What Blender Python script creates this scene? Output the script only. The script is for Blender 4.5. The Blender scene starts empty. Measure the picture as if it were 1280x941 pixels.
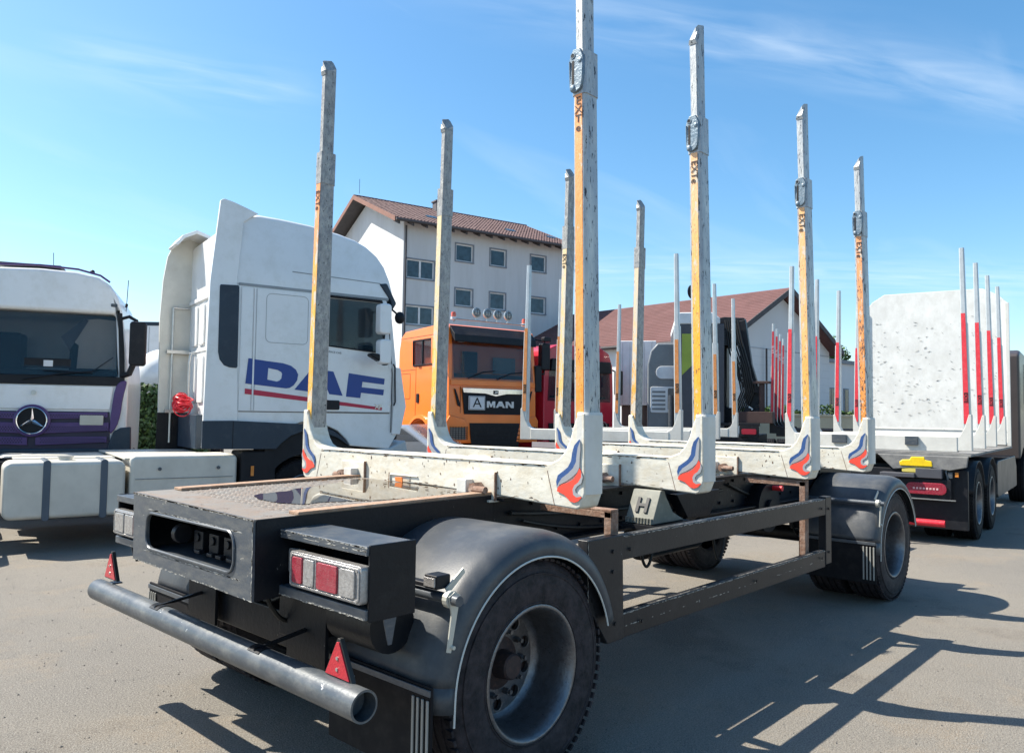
import bpy, bmesh, math, random
from mathutils import Vector, Matrix
random.seed(7)
sc = bpy.context.scene
COL = sc.collection
R = math.radians

# ------------------------------------------------------------------ camera
cam_d = bpy.data.cameras.new("camera"); cam = bpy.data.objects.new("camera", cam_d); COL.objects.link(cam)
yaw, pit, rol = R(42.88), R(2.856), R(0.788)
F = Vector((math.cos(pit)*math.cos(yaw), math.cos(pit)*math.sin(yaw), math.sin(pit)))
R0 = Vector((math.sin(yaw), -math.cos(yaw), 0)); U0 = R0.cross(F)
RR = R0*math.cos(rol) + U0*math.sin(rol); UU = -R0*math.sin(rol) + U0*math.cos(rol)
m = Matrix((RR, UU, -F)).transposed().to_4x4(); m.translation = Vector((-2.6172, -3.5233, 1.6351))
cam.matrix_world = m
cam_d.sensor_width = 36; cam_d.lens = 965.8/1280*36; cam_d.clip_start = .05; cam_d.clip_end = 3000
sc.camera = cam
sc.render.resolution_x = 1024; sc.render.resolution_y = 752
sc.view_settings.view_transform = 'Standard'; sc.view_settings.look = 'None'; sc.view_settings.gamma = 1
sc.view_settings.exposure = 1.02

# ------------------------------------------------------------------ sky and sun
SUN_AZ, SUN_EL = R(120.3), R(50.5)
w = bpy.data.worlds.new("World"); sc.world = w; w.use_nodes = True
nt = w.node_tree; N = nt.nodes; Lk = nt.links
for n in list(N): N.remove(n)
out = N.new('ShaderNodeOutputWorld'); bg = N.new('ShaderNodeBackground'); bg.inputs[1].default_value = 0.10
sky = N.new('ShaderNodeTexSky'); sky.sky_type = 'NISHITA'; sky.sun_disc = False
sky.sun_elevation = SUN_EL; sky.sun_rotation = R(90) - SUN_AZ; sky.altitude = 100
sky.air_density = 1.0; sky.dust_density = 0.9; sky.ozone_density = 2.2
hsv = N.new('ShaderNodeHueSaturation'); hsv.inputs['Hue'].default_value = .491; hsv.inputs['Saturation'].default_value = 1.24; hsv.inputs['Value'].default_value = 1.10
Lk.new(sky.outputs[0], hsv.inputs['Color'])
# thin cirrus: direction projected on a high plane
tc = N.new('ShaderNodeTexCoord'); sep = N.new('ShaderNodeSeparateXYZ'); Lk.new(tc.outputs['Generated'], sep.inputs[0])
def mth(op, a, b=None, c=None, clamp=False):
    n = N.new('ShaderNodeMath'); n.operation = op; n.use_clamp = clamp
    for i, v in enumerate((a, b, c)):
        if v is None: continue
        if isinstance(v, (int, float)): n.inputs[i].default_value = v
        else: Lk.new(v, n.inputs[i])
    return n.outputs[0]
dz = mth('ADD', mth('MAXIMUM', sep.outputs[2], 0.0), .12)
px = mth('DIVIDE', sep.outputs[0], dz); py = mth('DIVIDE', sep.outputs[1], dz)
def streak(x0, y0, x1, y1, wd, amp):
    L = math.hypot(x1-x0, y1-y0); ux, uy = (x1-x0)/L, (y1-y0)/L
    rx = mth('SUBTRACT', px, x0); ry = mth('SUBTRACT', py, y0)
    al = mth('ADD', mth('MULTIPLY', rx, ux), mth('MULTIPLY', ry, uy))
    ac = mth('ADD', mth('MULTIPLY', rx, -uy), mth('MULTIPLY', ry, ux))
    cmb = N.new('ShaderNodeCombineXYZ'); Lk.new(al, cmb.inputs[0]); Lk.new(mth('MULTIPLY', ac, 4.5), cmb.inputs[1])
    nz = N.new('ShaderNodeTexNoise'); nz.inputs['Scale'].default_value = 3.2; nz.inputs['Detail'].default_value = 8; nz.inputs['Roughness'].default_value = .5
    nz.inputs['Distortion'].default_value = .5
    Lk.new(cmb.outputs[0], nz.inputs['Vector'])
    g = mth('EXPONENT', mth('MULTIPLY', mth('POWER', mth('ABSOLUTE', mth('DIVIDE', ac, wd)), 2), -1))
    t = mth('SUBTRACT', mth('DIVIDE', al, L), .5)
    e = mth('EXPONENT', mth('MULTIPLY', mth('POWER', mth('ABSOLUTE', mth('MULTIPLY', t, 1.7)), 4), -1))
    k = mth('MULTIPLY', mth('SUBTRACT', nz.outputs[0], .34), 2.2, clamp=True)
    return mth('MULTIPLY', mth('MULTIPLY', mth('MULTIPLY', g, e), k), amp)
cl = streak(1.15, .95, 2.3, .15, .10, .34)
cl = mth('ADD', cl, streak(.55, 1.80, .95, 1.62, .10, .30))
cl = mth('ADD', cl, streak(2.3, 2.3, 3.9, .2, .22, .30))
gen = N.new('ShaderNodeTexNoise'); gen.inputs['Scale'].default_value = 1.1; gen.inputs['Detail'].default_value = 7; gen.inputs['Distortion'].default_value = 1.2
cm2 = N.new('ShaderNodeCombineXYZ'); Lk.new(mth('MULTIPLY', px, .6), cm2.inputs[0]); Lk.new(mth('MULTIPLY', py, 2.0), cm2.inputs[1]); Lk.new(cm2.outputs[0], gen.inputs['Vector'])
cl = mth('ADD', cl, mth('MULTIPLY', mth('SUBTRACT', gen.outputs[0], .55), .55, clamp=True), clamp=True)
mix = N.new('ShaderNodeMix'); mix.data_type = 'RGBA'
Lk.new(cl, mix.inputs[0]); Lk.new(hsv.outputs[0], mix.inputs[6]); mix.inputs[7].default_value = (5.6, 6.2, 6.6, 1)
Lk.new(mix.outputs[2], bg.inputs[0]); Lk.new(bg.outputs[0], out.inputs[0])
sd = bpy.data.lights.new("sun", 'SUN'); sd.energy = 5.0; sd.angle = R(.5); sd.color = (1, .93, .81)
so = bpy.data.objects.new("sun", sd); COL.objects.link(so)
sv = Vector((math.cos(SUN_AZ)*math.cos(SUN_EL), math.sin(SUN_AZ)*math.cos(SUN_EL), math.sin(SUN_EL)))
so.rotation_euler = sv.to_track_quat('Z', 'Y').to_euler(); so.location = sv*60

# ------------------------------------------------------------------ materials
MATS = {}
def mat(name, col, rough=.5, metal=0, dirt=None, damt=.4, dscale=3, fleck=None, famt=.5, fscale=30, stretch=(1, 1, 1),
        bump=0, bscale=60, coat=0, alpha=1, ior=1.45, var=.08, emit=None, spec=.5):
    if name in MATS: return MATS[name]
    M = bpy.data.materials.new(name); M.use_nodes = True; t = M.node_tree; n = t.nodes; l = t.links
    b = n['Principled BSDF']; b.inputs['Metallic'].default_value = metal; b.inputs['IOR'].default_value = ior
    b.inputs['Specular IOR Level'].default_value = spec
    if coat: b.inputs['Coat Weight'].default_value = coat; b.inputs['Coat Roughness'].default_value = .05
    co = n.new('ShaderNodeTexCoord'); oi = n.new('ShaderNodeObjectInfo')
    vm = n.new('ShaderNodeVectorMath'); vm.operation = 'MULTIPLY_ADD'; vm.inputs[1].default_value = (1, 1, 1)
    cx = n.new('ShaderNodeCombineXYZ'); l.new(oi.outputs['Random'], cx.inputs[0])
    ms = n.new('ShaderNodeVectorMath'); ms.operation = 'SCALE'; ms.inputs['Scale'].default_value = 40; l.new(cx.outputs[0], ms.inputs[0])
    l.new(co.outputs['Object'], vm.inputs[0]); l.new(ms.outputs[0], vm.inputs[2])
    mp = n.new('ShaderNodeMapping'); mp.inputs['Scale'].default_value = stretch; l.new(vm.outputs[0], mp.inputs[0]); V = mp.outputs[0]
    def noise(s, d=6, r=.6):
        z = n.new('ShaderNodeTexNoise'); z.inputs['Scale'].default_value = s; z.inputs['Detail'].default_value = d; z.inputs['Roughness'].default_value = r
        l.new(V, z.inputs['Vector']); return z.outputs[0]
    def ramp(x, a, b_):
        z = n.new('ShaderNodeMapRange'); z.inputs[1].default_value = a; z.inputs[2].default_value = b_; l.new(x, z.inputs[0]); return z.outputs[0]
    def mx(f, A, B):
        z = n.new('ShaderNodeMix'); z.data_type = 'RGBA'
        if isinstance(f, (int, float)): z.inputs[0].default_value = f
        else: l.new(f, z.inputs[0])
        for i, c in ((6, A), (7, B)):
            if isinstance(c, tuple): z.inputs[i].default_value = (*c[:3], 1)
            else: l.new(c, z.inputs[i])
        return z.outputs[2]
    n1 = noise(dscale)
    v = tuple(c*(1-var*2) for c in col)
    c = mx(ramp(n1, .35, .65), tuple(col), v)
    if dirt:
        n2 = noise(dscale*2.3, 8, .7); f = ramp(n2, .62-.3*damt, .72); 
        mm = n.new('ShaderNodeMath'); mm.operation = 'MULTIPLY'; l.new(f, mm.inputs[0]); mm.inputs[1].default_value = damt; c = mx(mm.outputs[0], c, tuple(dirt))
    if fleck:
        n3 = noise(fscale, 4, .75); f = ramp(n3, .70-.18*famt, .72-.18*famt); c = mx(f, c, tuple(fleck))
    l.new(c, b.inputs['Base Color'])
    rr = n.new('ShaderNodeMapRange'); rr.inputs[3].default_value = max(.02, rough*.85); rr.inputs[4].default_value = min(1, rough*1.25); l.new(n1, rr.inputs[0]); l.new(rr.outputs[0], b.inputs['Roughness'])
    if bump:
        bp = n.new('ShaderNodeBump'); bp.inputs['Strength'].default_value = bump; bp.inputs['Distance'].default_value = .01
        l.new(noise(bscale, 4), bp.inputs['Height']); l.new(bp.outputs[0], b.inputs['Normal'])
    if alpha < 1: b.inputs['Alpha'].default_value = alpha
    if emit: b.inputs['Emission Color'].default_value = (*emit, 1); b.inputs['Emission Strength'].default_value = 1
    MATS[name] = M; return M

black = mat('black_painted_steel', (.007, .009, .013), .38, 0, (.045, .045, .045), .3, 3, (.16, .16, .16), .05, 22, bump=.15, bscale=40, spec=.28)
blackr = mat('grey_black_frame', (.020, .021, .024), .34, 0, (.06, .055, .055), .35, 3, (.25, .25, .25), .08, 25, bump=.1, spec=.3)
worn = mat('worn_dark_steel', (.070, .085, .105), .34, .2, (.17, .17, .16), .6, 5, (.30, .29, .26), .12, 14, stretch=(1, 1, 3), bump=.12)
rust = mat('rust_brown', (.22, .125, .085), .75, 0, (.42, .33, .27), .6, 9, (.12, .06, .04), .4, 40, bump=.5)
rubber = mat('tyre_rubber', (.016, .016, .019), .62, 0, (.070, .055, .060), .8, 7, bump=.5, bscale=45, spec=.25)
rubberg = mat('tyre_rubber_dull', (.010, .010, .012), .7, 0, (.035, .032, .03), .5, 5, spec=.2)
plastic = mat('fender_plastic', (.055, .062, .072), .40, 0, (.13, .13, .125), .6, 2.2, bump=.08, bscale=120, spec=.4)
alu = mat('rim_metal', (.20, .20, .21), .36, .8, (.09, .07, .065), .6, 12, (.05, .05, .05), .3, 60, bump=.25, bscale=90)
steel = mat('bright_steel', (.55, .55, .53), .35, .8, (.35, .3, .24), .4, 8)
cream = mat('cream_bunk_paint', (.70, .67, .58), .5, 0, (.50, .41, .27), .62, 4.5, (.32, .18, .09), .04, 24, stretch=(1, 1, 1.6), bump=.25, bscale=18)
pockm = mat('pocket_paint', (.64, .63, .585), .42, 0, (.55, .50, .40), .35, 4, (.2, .13, .08), .0, 40, bump=.12)
stakem = mat('stake_silver', (.34, .37, .40), .42, .35, (.62, .61, .56), .85, 5, (.05, .055, .065), .62, 50, stretch=(1.3, 1.3, .26), bump=.3, bscale=70)
stakeg = mat('stake_worn_grey', (.22, .225, .235), .5, .35, (.50, .49, .45), .9, 14, (.045, .045, .05), .50, 85, stretch=(1, 1, .5), bump=.5, bscale=60)
latchm = mat('latch_casting', (.14, .20, .25), .42, .35, (.36, .40, .43), .6, 14, bump=.4)
redlens = mat('red_lens', (.30, .015, .035), .25, 0, (.30, .10, .11), .6, 25, coat=.4, bump=.3, bscale=220)
redrefl = mat('red_reflector', (.50, .01, .025), .3, 0, (.25, .01, .02), .4, 60, coat=.5, bump=.3, bscale=150)
clearl = mat('clear_lens', (.42, .41, .40), .2, .3, (.16, .15, .15), .8, 22, coat=.5, bump=.3, bscale=150)
amber = mat('amber_lens', (.70, .25, .05), .2, coat=.5)
whitep = mat('white_truck_paint', (.78, .785, .78), .30, 0, (.56, .55, .50), .45, 1.6, coat=.3, var=.03)
whitew = mat('white_weathered_panel', (.68, .68, .64), .5, 0, (.50, .49, .44), .6, 2, (.10, .09, .08), .22, 9, stretch=(1, 1.6, 1))
sillm = mat('slate_blue_sill', (.018, .034, .055), .45, 0, (.08, .09, .1), .3, 3)
darkp = mat('dark_plastic', (.011, .012, .016), .45, 0, (.035, .035, .037), .4, 4, spec=.3)
dark = mat('interior_dark', (.008, .009, .012), .7)
glass = mat('dark_glass', (.010, .036, .055), .05, 0, ior=1.6, alpha=.38, var=.15)
glassg = mat('house_glass', (.05, .09, .12), .08, 0, ior=1.5, alpha=.93, var=.25)
blue = mat('deep_blue_print', (.015, .055, .25), .35, var=.02)
redp = mat('red_print', (.48, .02, .06), .35, var=.02)
flb = mat('flame_blue', (.030, .085, .25), .4, 0, (.3, .32, .36), .3, 30)
flg = mat('flame_grey', (.33, .34, .36), .4)
flr = mat('flame_red', (.78, .075, .045), .4, var=.02)
orange = mat('orange_truck_paint', (.95, .215, .028), .3, 0, (.6, .2, .04), .2, 2, coat=.4, var=.04)
redt = mat('red_truck_paint', (.52, .012, .035), .3, coat=.4, var=.04)
purple = mat('purple_trim', (.085, .045, .16), .4, 0, (.14, .09, .2), .3, 6)
tank_m = mat('cream_aluminium', (.60, .575, .51), .4, .15, (.42, .40, .35), .4, 2.5, bump=.05)
strapm = mat('tank_strap', (.075, .10, .13), .45)
greyp = mat('grey_truck_paint', (.17, .185, .20), .4, coat=.2)
greydk = mat('charcoal_panel', (.07, .072, .085), .5)
lime = mat('lime_panel', (.34, .42, .06), .5)
yellow = mat('yellow_plastic', (.85, .58, .01), .4, 0, (.5, .35, .05), .3, 20)
chockm = mat('sage_grey_plastic', (.19, .195, .165), .6, 0, (.34, .31, .25), .5, 6)
wallm = mat('cream_render_wall', (.60, .605, .61), .85, 0, (.47, .47, .46), .55, .9, stretch=(1, 1, .12), bump=.1, bscale=20, var=.05)
wallw = mat('white_render_wall', (.58, .59, .61), .85, 0, (.55, .55, .55), .3, .5, var=.03)
tilem = mat('plum_roof_tile', (.120, .066, .064), .75, 0, (.08, .05, .05), .6, 2.5)
roofm = mat('brown_red_roof', (.135, .062, .058), .85, 0, (.09, .045, .043), .5, .8, bump=.3, bscale=8)
framew = mat('white_window_frame', (.72, .73, .74), .5)
sillw = mat('grey_window_surround', (.22, .24, .27), .7)
wood = mat('dark_timber', (.07, .065, .07), .7)
leafm = mat('leaf_green', (.055, .115, .022), .6, 0, (.10, .17, .03), .6, 5, var=.2)
leafd = mat('ivy_green', (.030, .080, .030), .6, 0, (.06, .12, .04), .6, 5, var=.2)
bark = mat('bark_brown', (.10, .07, .05), .9)
coilr = mat('red_hose', (.72, .03, .05), .35)
hosem = mat('black_hose', (.02, .02, .02), .5)
silver = mat('silver_car_paint', (.50, .53, .57), .25, .5, coat=.5)
slimm = mat('slim_stake_grey', (.52, .55, .56), .35, .3, (.40, .42, .42), .4, 8)
bandr = mat('red_band', (.72, .035, .055), .5, 0, (.75, .25, .22), .35, 14)
bando = mat('orange_band_slim', (.72, .26, .06), .5, 0, (.62, .45, .33), .55, 12, (.1, .08, .06), .25, 50)
tint = mat('painted_cab_light', (.45, .58, .52), .5)  # pale green painted in place of daylight inside the cabs
retm = mat('yellowish_wall', (.52, .46, .33), .9, 0, (.40, .35, .27), .5, 1.2)

def band_mat(name, lo, hi, z0, z1, wear, famt, patch=.2):
    """worn paint stripe: lower colour to upper colour, chipped to pale and black"""
    M = mat(name, lo, .5, 0, wear, .55, 8, (.05, .04, .035), famt, 34, stretch=(1, 1.4, .6), bump=.3, bscale=60)
    t = M.node_tree; b = t.nodes['Principled BSDF']; src = b.inputs['Base Color'].links[0].from_socket
    co = t.nodes.new('ShaderNodeTexCoord'); s = t.nodes.new('ShaderNodeSeparateXYZ'); t.links.new(co.outputs['Object'], s.inputs[0])
    nz = t.nodes.new('ShaderNodeTexNoise'); nz.inputs['Scale'].default_value = 7; nz.inputs['Detail'].default_value = 5; t.links.new(co.outputs['Object'], nz.inputs[0])
    ad = t.nodes.new('ShaderNodeMath'); ad.operation = 'MULTIPLY_ADD'; ad.inputs[1].default_value = .9; t.links.new(nz.outputs[0], ad.inputs[0]); t.links.new(s.outputs[2], ad.inputs[2])
    mr = t.nodes.new('ShaderNodeMapRange'); mr.inputs[1].default_value = z0+.45; mr.inputs[2].default_value = z1+.45; t.links.new(ad.outputs[0], mr.inputs[0])
    q = t.nodes.new('ShaderNodeMath'); q.operation = 'MULTIPLY'; q.use_clamp = True; q.inputs[1].default_value = .72; t.links.new(mr.outputs[0], q.inputs[0])
    mm = t.nodes.new('ShaderNodeMix'); mm.data_type = 'RGBA'; t.links.new(q.outputs[0], mm.inputs[0]); t.links.new(src, mm.inputs[6]); mm.inputs[7].default_value = (*hi, 1)
    n2 = t.nodes.new('ShaderNodeTexNoise'); n2.inputs['Scale'].default_value = 42; n2.inputs['Detail'].default_value = 5; n2.inputs['Roughness'].default_value = .75
    m2 = t.nodes.new('ShaderNodeMapping'); m2.inputs['Scale'].default_value = (1, 1.3, .45); t.links.new(co.outputs['Object'], m2.inputs[0]); t.links.new(m2.outputs[0], n2.inputs[0])
    r2 = t.nodes.new('ShaderNodeMapRange'); r2.inputs[1].default_value = .685-.15*famt; r2.inputs[2].default_value = .70-.15*famt; t.links.new(n2.outputs[0], r2.inputs[0])
    m3 = t.nodes.new('ShaderNodeMix'); m3.data_type = 'RGBA'; t.links.new(r2.outputs[0], m3.inputs[0]); t.links.new(mm.outputs[2], m3.inputs[6]); m3.inputs[7].default_value = (.07, .05, .05, 1); mm = m3
    n4 = t.nodes.new('ShaderNodeTexNoise'); n4.inputs['Scale'].default_value = 11; n4.inputs['Detail'].default_value = 9; n4.inputs['Roughness'].default_value = .72; t.links.new(m2.outputs[0], n4.inputs[0])
    r4 = t.nodes.new('ShaderNodeMapRange'); r4.inputs[1].default_value = .66-.24*patch; r4.inputs[2].default_value = .69-.24*patch; r4.inputs[4].default_value = .85; t.links.new(n4.outputs[0], r4.inputs[0])
    m4 = t.nodes.new('ShaderNodeMix'); m4.data_type = 'RGBA'; t.links.new(r4.outputs[0], m4.inputs[0]); t.links.new(mm.outputs[2], m4.inputs[6]); m4.inputs[7].default_value = (.56, .53, .46, 1); mm = m4
    t.links.new(mm.outputs[2], b.inputs['Base Color']); return M

# ------------------------------------------------------------------ geometry builder
class B:
    def __init__(s): s.v = []; s.f = []; s.m = []; s.cur = 0
    def add(s, vs, fs):
        o = len(s.v); s.v += [tuple(map(float, p)) for p in vs]; s.f += [tuple(i+o for i in f) for f in fs]; s.m += [s.cur]*len(fs); return s
    def slot(s, i): s.cur = i; return s
    def box(s, x0, x1, y0, y1, z0, z1):
        vs = [(x, y, z) for x in (x0, x1) for y in (y0, y1) for z in (z0, z1)]
        return s.add(vs, [(0, 1, 3, 2), (4, 6, 7, 5), (0, 4, 5, 1), (2, 3, 7, 6), (0, 2, 6, 4), (1, 5, 7, 3)])
    def obox(s, c, sz, M=None):
        vs = [Vector((sx*sz[0]/2, sy*sz[1]/2, sz_*sz[2]/2)) for sx in (-1, 1) for sy in (-1, 1) for sz_ in (-1, 1)]
        if M is not None: vs = [M @ v for v in vs]
        vs = [v+Vector(c) for v in vs]
        return s.add(vs, [(0, 1, 3, 2), (4, 6, 7, 5), (0, 4, 5, 1), (2, 3, 7, 6), (0, 2, 6, 4), (1, 5, 7, 3)])
    def prism(s, poly, ax, lo, hi, poly2=None):
        poly2 = poly2 or poly; n = len(poly)
        P = {'x': lambda u, v, w_: (w_, u, v), 'y': lambda u, v, w_: (u, w_, v), 'z': lambda u, v, w_: (u, v, w_)}[ax]
        vs = [P(u, v, lo) for u, v in poly] + [P(u, v, hi) for u, v in poly2]
        fs = [tuple(range(n))[::-1], tuple(range(n, 2*n))] + [(i, (i+1) % n, (i+1) % n+n, i+n) for i in range(n)]
        return s.add(vs, fs)
    def cyl(s, p0, p1, r, n=16, r2=None, caps=True):
        p0, p1 = Vector(p0), Vector(p1); d = (p1-p0).normalized(); a = d.orthogonal().normalized(); b = d.cross(a); r2 = r if r2 is None else r2
        vs = []
        for p, q in ((p0, r), (p1, r2)):
            for i in range(n):
                t = 2*math.pi*i/n; vs.append(p+(a*math.cos(t)+b*math.sin(t))*q)
        fs = [(i, (i+1) % n, (i+1) % n+n, i+n) for i in range(n)]
        if caps: fs += [tuple(range(n))[::-1], tuple(range(n, 2*n))]
        return s.add(vs, fs)
    def tube(s, pts, r, n=8, closed=False):
        pts = [Vector(p) for p in pts]; k = len(pts); vs = []; pa = None
        for i, p in enumerate(pts):
            if closed: d = pts[(i+1) % k]-pts[i-1]
            else: d = pts[min(i+1, k-1)]-pts[max(i-1, 0)]
            d.normalize()
            a = (d.orthogonal() if pa is None else pa-d*pa.dot(d)).normalized(); pa = a; b = d.cross(a)
            rr = r[i] if isinstance(r, (list, tuple)) else r
            vs += [p+(a*math.cos(2*math.pi*j/n)+b*math.sin(2*math.pi*j/n))*rr for j in range(n)]
        fs = []
        for i in range(k if closed else k-1):
            i2 = (i+1) % k
            fs += [(i*n+j, i*n+(j+1) % n, i2*n+(j+1) % n, i2*n+j) for j in range(n)]
        if not closed: fs += [tuple(range(n))[::-1], tuple(range((k-1)*n, k*n))]
        return s.add(vs, fs)
    def lathe(s, prof, c, ax='y', n=32, a0=0, a1=360):
        """prof: (radius, offset along axis)"""
        c = Vector(c); full = abs(a1-a0) >= 360; k = n if full else n+1; vs = []
        for i in range(k):
            t = R(a0+(a1-a0)*i/n); cs, sn = math.cos(t), math.sin(t)
            for r, h in prof:
                p = {'y': (r*cs, h, r*sn), 'x': (h, r*cs, r*sn), 'z': (r*cs, r*sn, h)}[ax]; vs.append(c+Vector(p))
        q = len(prof); fs = []
        for i in range(n):
            i2 = (i+1) % k
            fs += [(i*q+j, i2*q+j, i2*q+j+1, i*q+j+1) for j in range(q-1)]
        return s.add(vs, fs)
    def sphere(s, c, r, n=12, sc_=(1, 1, 1)):
        prof = [(max(1e-4, r*math.sin(math.pi*i/n)), -r*math.cos(math.pi*i/n)) for i in range(n+1)]
        o = len(s.v); s.lathe(prof, (0, 0, 0), 'z', n*2)
        for i in range(o, len(s.v)):
            v = s.v[i]; s.v[i] = (c[0]+v[0]*sc_[0], c[1]+v[1]*sc_[1], c[2]+v[2]*sc_[2])
        return s
    def obj(s, name, m_, parent=None, bev=0, seg=2, smooth=None, solid=0, label=None, ang=38, kind=None, mesh_only=False):
        me = bpy.data.meshes.new(name); me.from_pydata(s.v, [], s.f); me.validate()
        for mm in (m_ if isinstance(m_, (list, tuple)) else [m_]): me.materials.append(mm)
        if len(me.polygons) == len(s.m) and max(s.m or [0]) > 0: me.polygons.foreach_set('material_index', s.m)
        bm = bmesh.new(); bm.from_mesh(me); bmesh.ops.recalc_face_normals(bm, faces=bm.faces)
        if smooth is None: smooth = not bev
        if smooth:
            for f in bm.faces: f.smooth = True
            for e in bm.edges:
                if len(e.link_faces) == 2 and e.calc_face_angle(0) > R(ang): e.smooth = False
        bm.to_mesh(me); bm.free()
        o = bpy.data.objects.new(name, me); COL.objects.link(o)
        if parent is not None: o.parent = parent
        if solid: md = o.modifiers.new('s', 'SOLIDIFY'); md.thickness = solid; md.offset = 0
        if bev:
            md = o.modifiers.new('b', 'BEVEL'); md.width = bev; md.segments = seg; md.limit_method = 'ANGLE'; md.angle_limit = R(35); md.use_clamp_overlap = True
            for p in me.polygons: p.use_smooth = True
            md.harden_normals = True
        if label: o['label'] = label
        if kind: o['kind'] = kind
        return o
def inst(o, name=None, parent=None, M=None):
    c = o.copy(); COL.objects.link(c)
    if parent is not None: c.parent = parent
    if M is not None: c.matrix_local = M
    return c
def part(name, parent, loc=(0, 0, 0), rz=0):
    o = bpy.data.objects.new(name, None); COL.objects.link(o); o.location = loc; o.rotation_euler = (0, 0, rz); o.parent = parent; o.empty_display_size = .1; return o
def thing(name, label, cat, loc=(0, 0, 0), deg=0, group=None):
    o = bpy.data.objects.new(name, None); COL.objects.link(o); o.location = loc; o.rotation_euler = (0, 0, R(deg)); o['label'] = label; o['category'] = cat
    if group: o['group'] = group
    o.empty_display_size = .2; return o
def tag(o, label, cat, group=None):
    o['label'] = label; o['category'] = cat
    if group: o['group'] = group
    return o
def copy_tree(o, parent=None):
    c = o.copy(); COL.objects.link(c); c.parent = parent
    for ch in [x for x in bpy.data.objects if x.parent == o]: copy_tree(ch, c)
    return c
def text(s, parent, m_, loc, u, v, size, ext=.0015, name='lettering', sx=1, align='CENTER', spacing=1, bold=0):
    """flat letters in the plane spanned by directions u (reading) and v (up)"""
    cu = bpy.data.curves.new(name, 'FONT'); cu.body = s; cu.size = size; cu.align_x = align; cu.align_y = 'CENTER'; cu.extrude = ext; cu.space_line = spacing; cu.offset = bold
    cu.resolution_u = 3
    t = bpy.data.objects.new(name+'_tmp', cu); COL.objects.link(t); bpy.context.view_layer.update()
    me = bpy.data.meshes.new_from_object(t.evaluated_get(bpy.context.evaluated_depsgraph_get())); bpy.data.objects.remove(t); bpy.data.curves.remove(cu)
    u, v = Vector(u).normalized(), Vector(v).normalized(); n = u.cross(v)
    M = Matrix((u*sx, v, n)).transposed().to_4x4(); M.translation = Vector(loc); me.transform(M)
    me.materials.clear(); me.materials.append(m_); me.name = name
    o = bpy.data.objects.new(name, me); COL.objects.link(o); o.parent = parent; return o
def cut(o, cb):
    """cut an opening with a temporary solid, applied to the mesh"""
    c = cb.obj('tmp', dark, smooth=False); c.parent = o.parent
    md = o.modifiers.new('c', 'BOOLEAN'); md.object = c; md.operation = 'DIFFERENCE'; md.solver = 'EXACT'
    keep = [(q.name, q.type) for q in o.modifiers if q.name != 'c']
    bevs = [(q.width, q.segments) for q in o.modifiers if q.type == 'BEVEL']
    for q in list(o.modifiers):
        if q.type == 'BEVEL': o.modifiers.remove(q)
    bpy.context.view_layer.update()
    me = bpy.data.meshes.new_from_object(o.evaluated_get(bpy.context.evaluated_depsgraph_get()))
    o.modifiers.clear(); o.data = me; bpy.data.objects.remove(c)
    for wd, sg in bevs:
        md = o.modifiers.new('b', 'BEVEL'); md.width = wd; md.segments = sg; md.limit_method = 'ANGLE'; md.angle_limit = R(35); md.harden_normals = True
def rrect(x0, x1, y0, y1, r, n=5):
    r = min(r, (x1-x0)/2-1e-4, (y1-y0)/2-1e-4); P = []
    for cx_, cy_, a in ((x1-r, y1-r, 0), (x0+r, y1-r, 90), (x0+r, y0+r, 180), (x1-r, y0+r, 270)):
        for i in range(n+1): t = R(a+90*i/n); P.append((cx_+r*math.cos(t), cy_+r*math.sin(t)))
    return P
def smoothpoly(P, it=2):
    for _ in range(it):
        Q = []
        for i in range(len(P)):
            a, b = P[i], P[(i+1) % len(P)]; Q += [(a[0]*.75+b[0]*.25, a[1]*.75+b[1]*.25), (a[0]*.25+b[0]*.75, a[1]*.25+b[1]*.75)]
        P = Q
    return P

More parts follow.
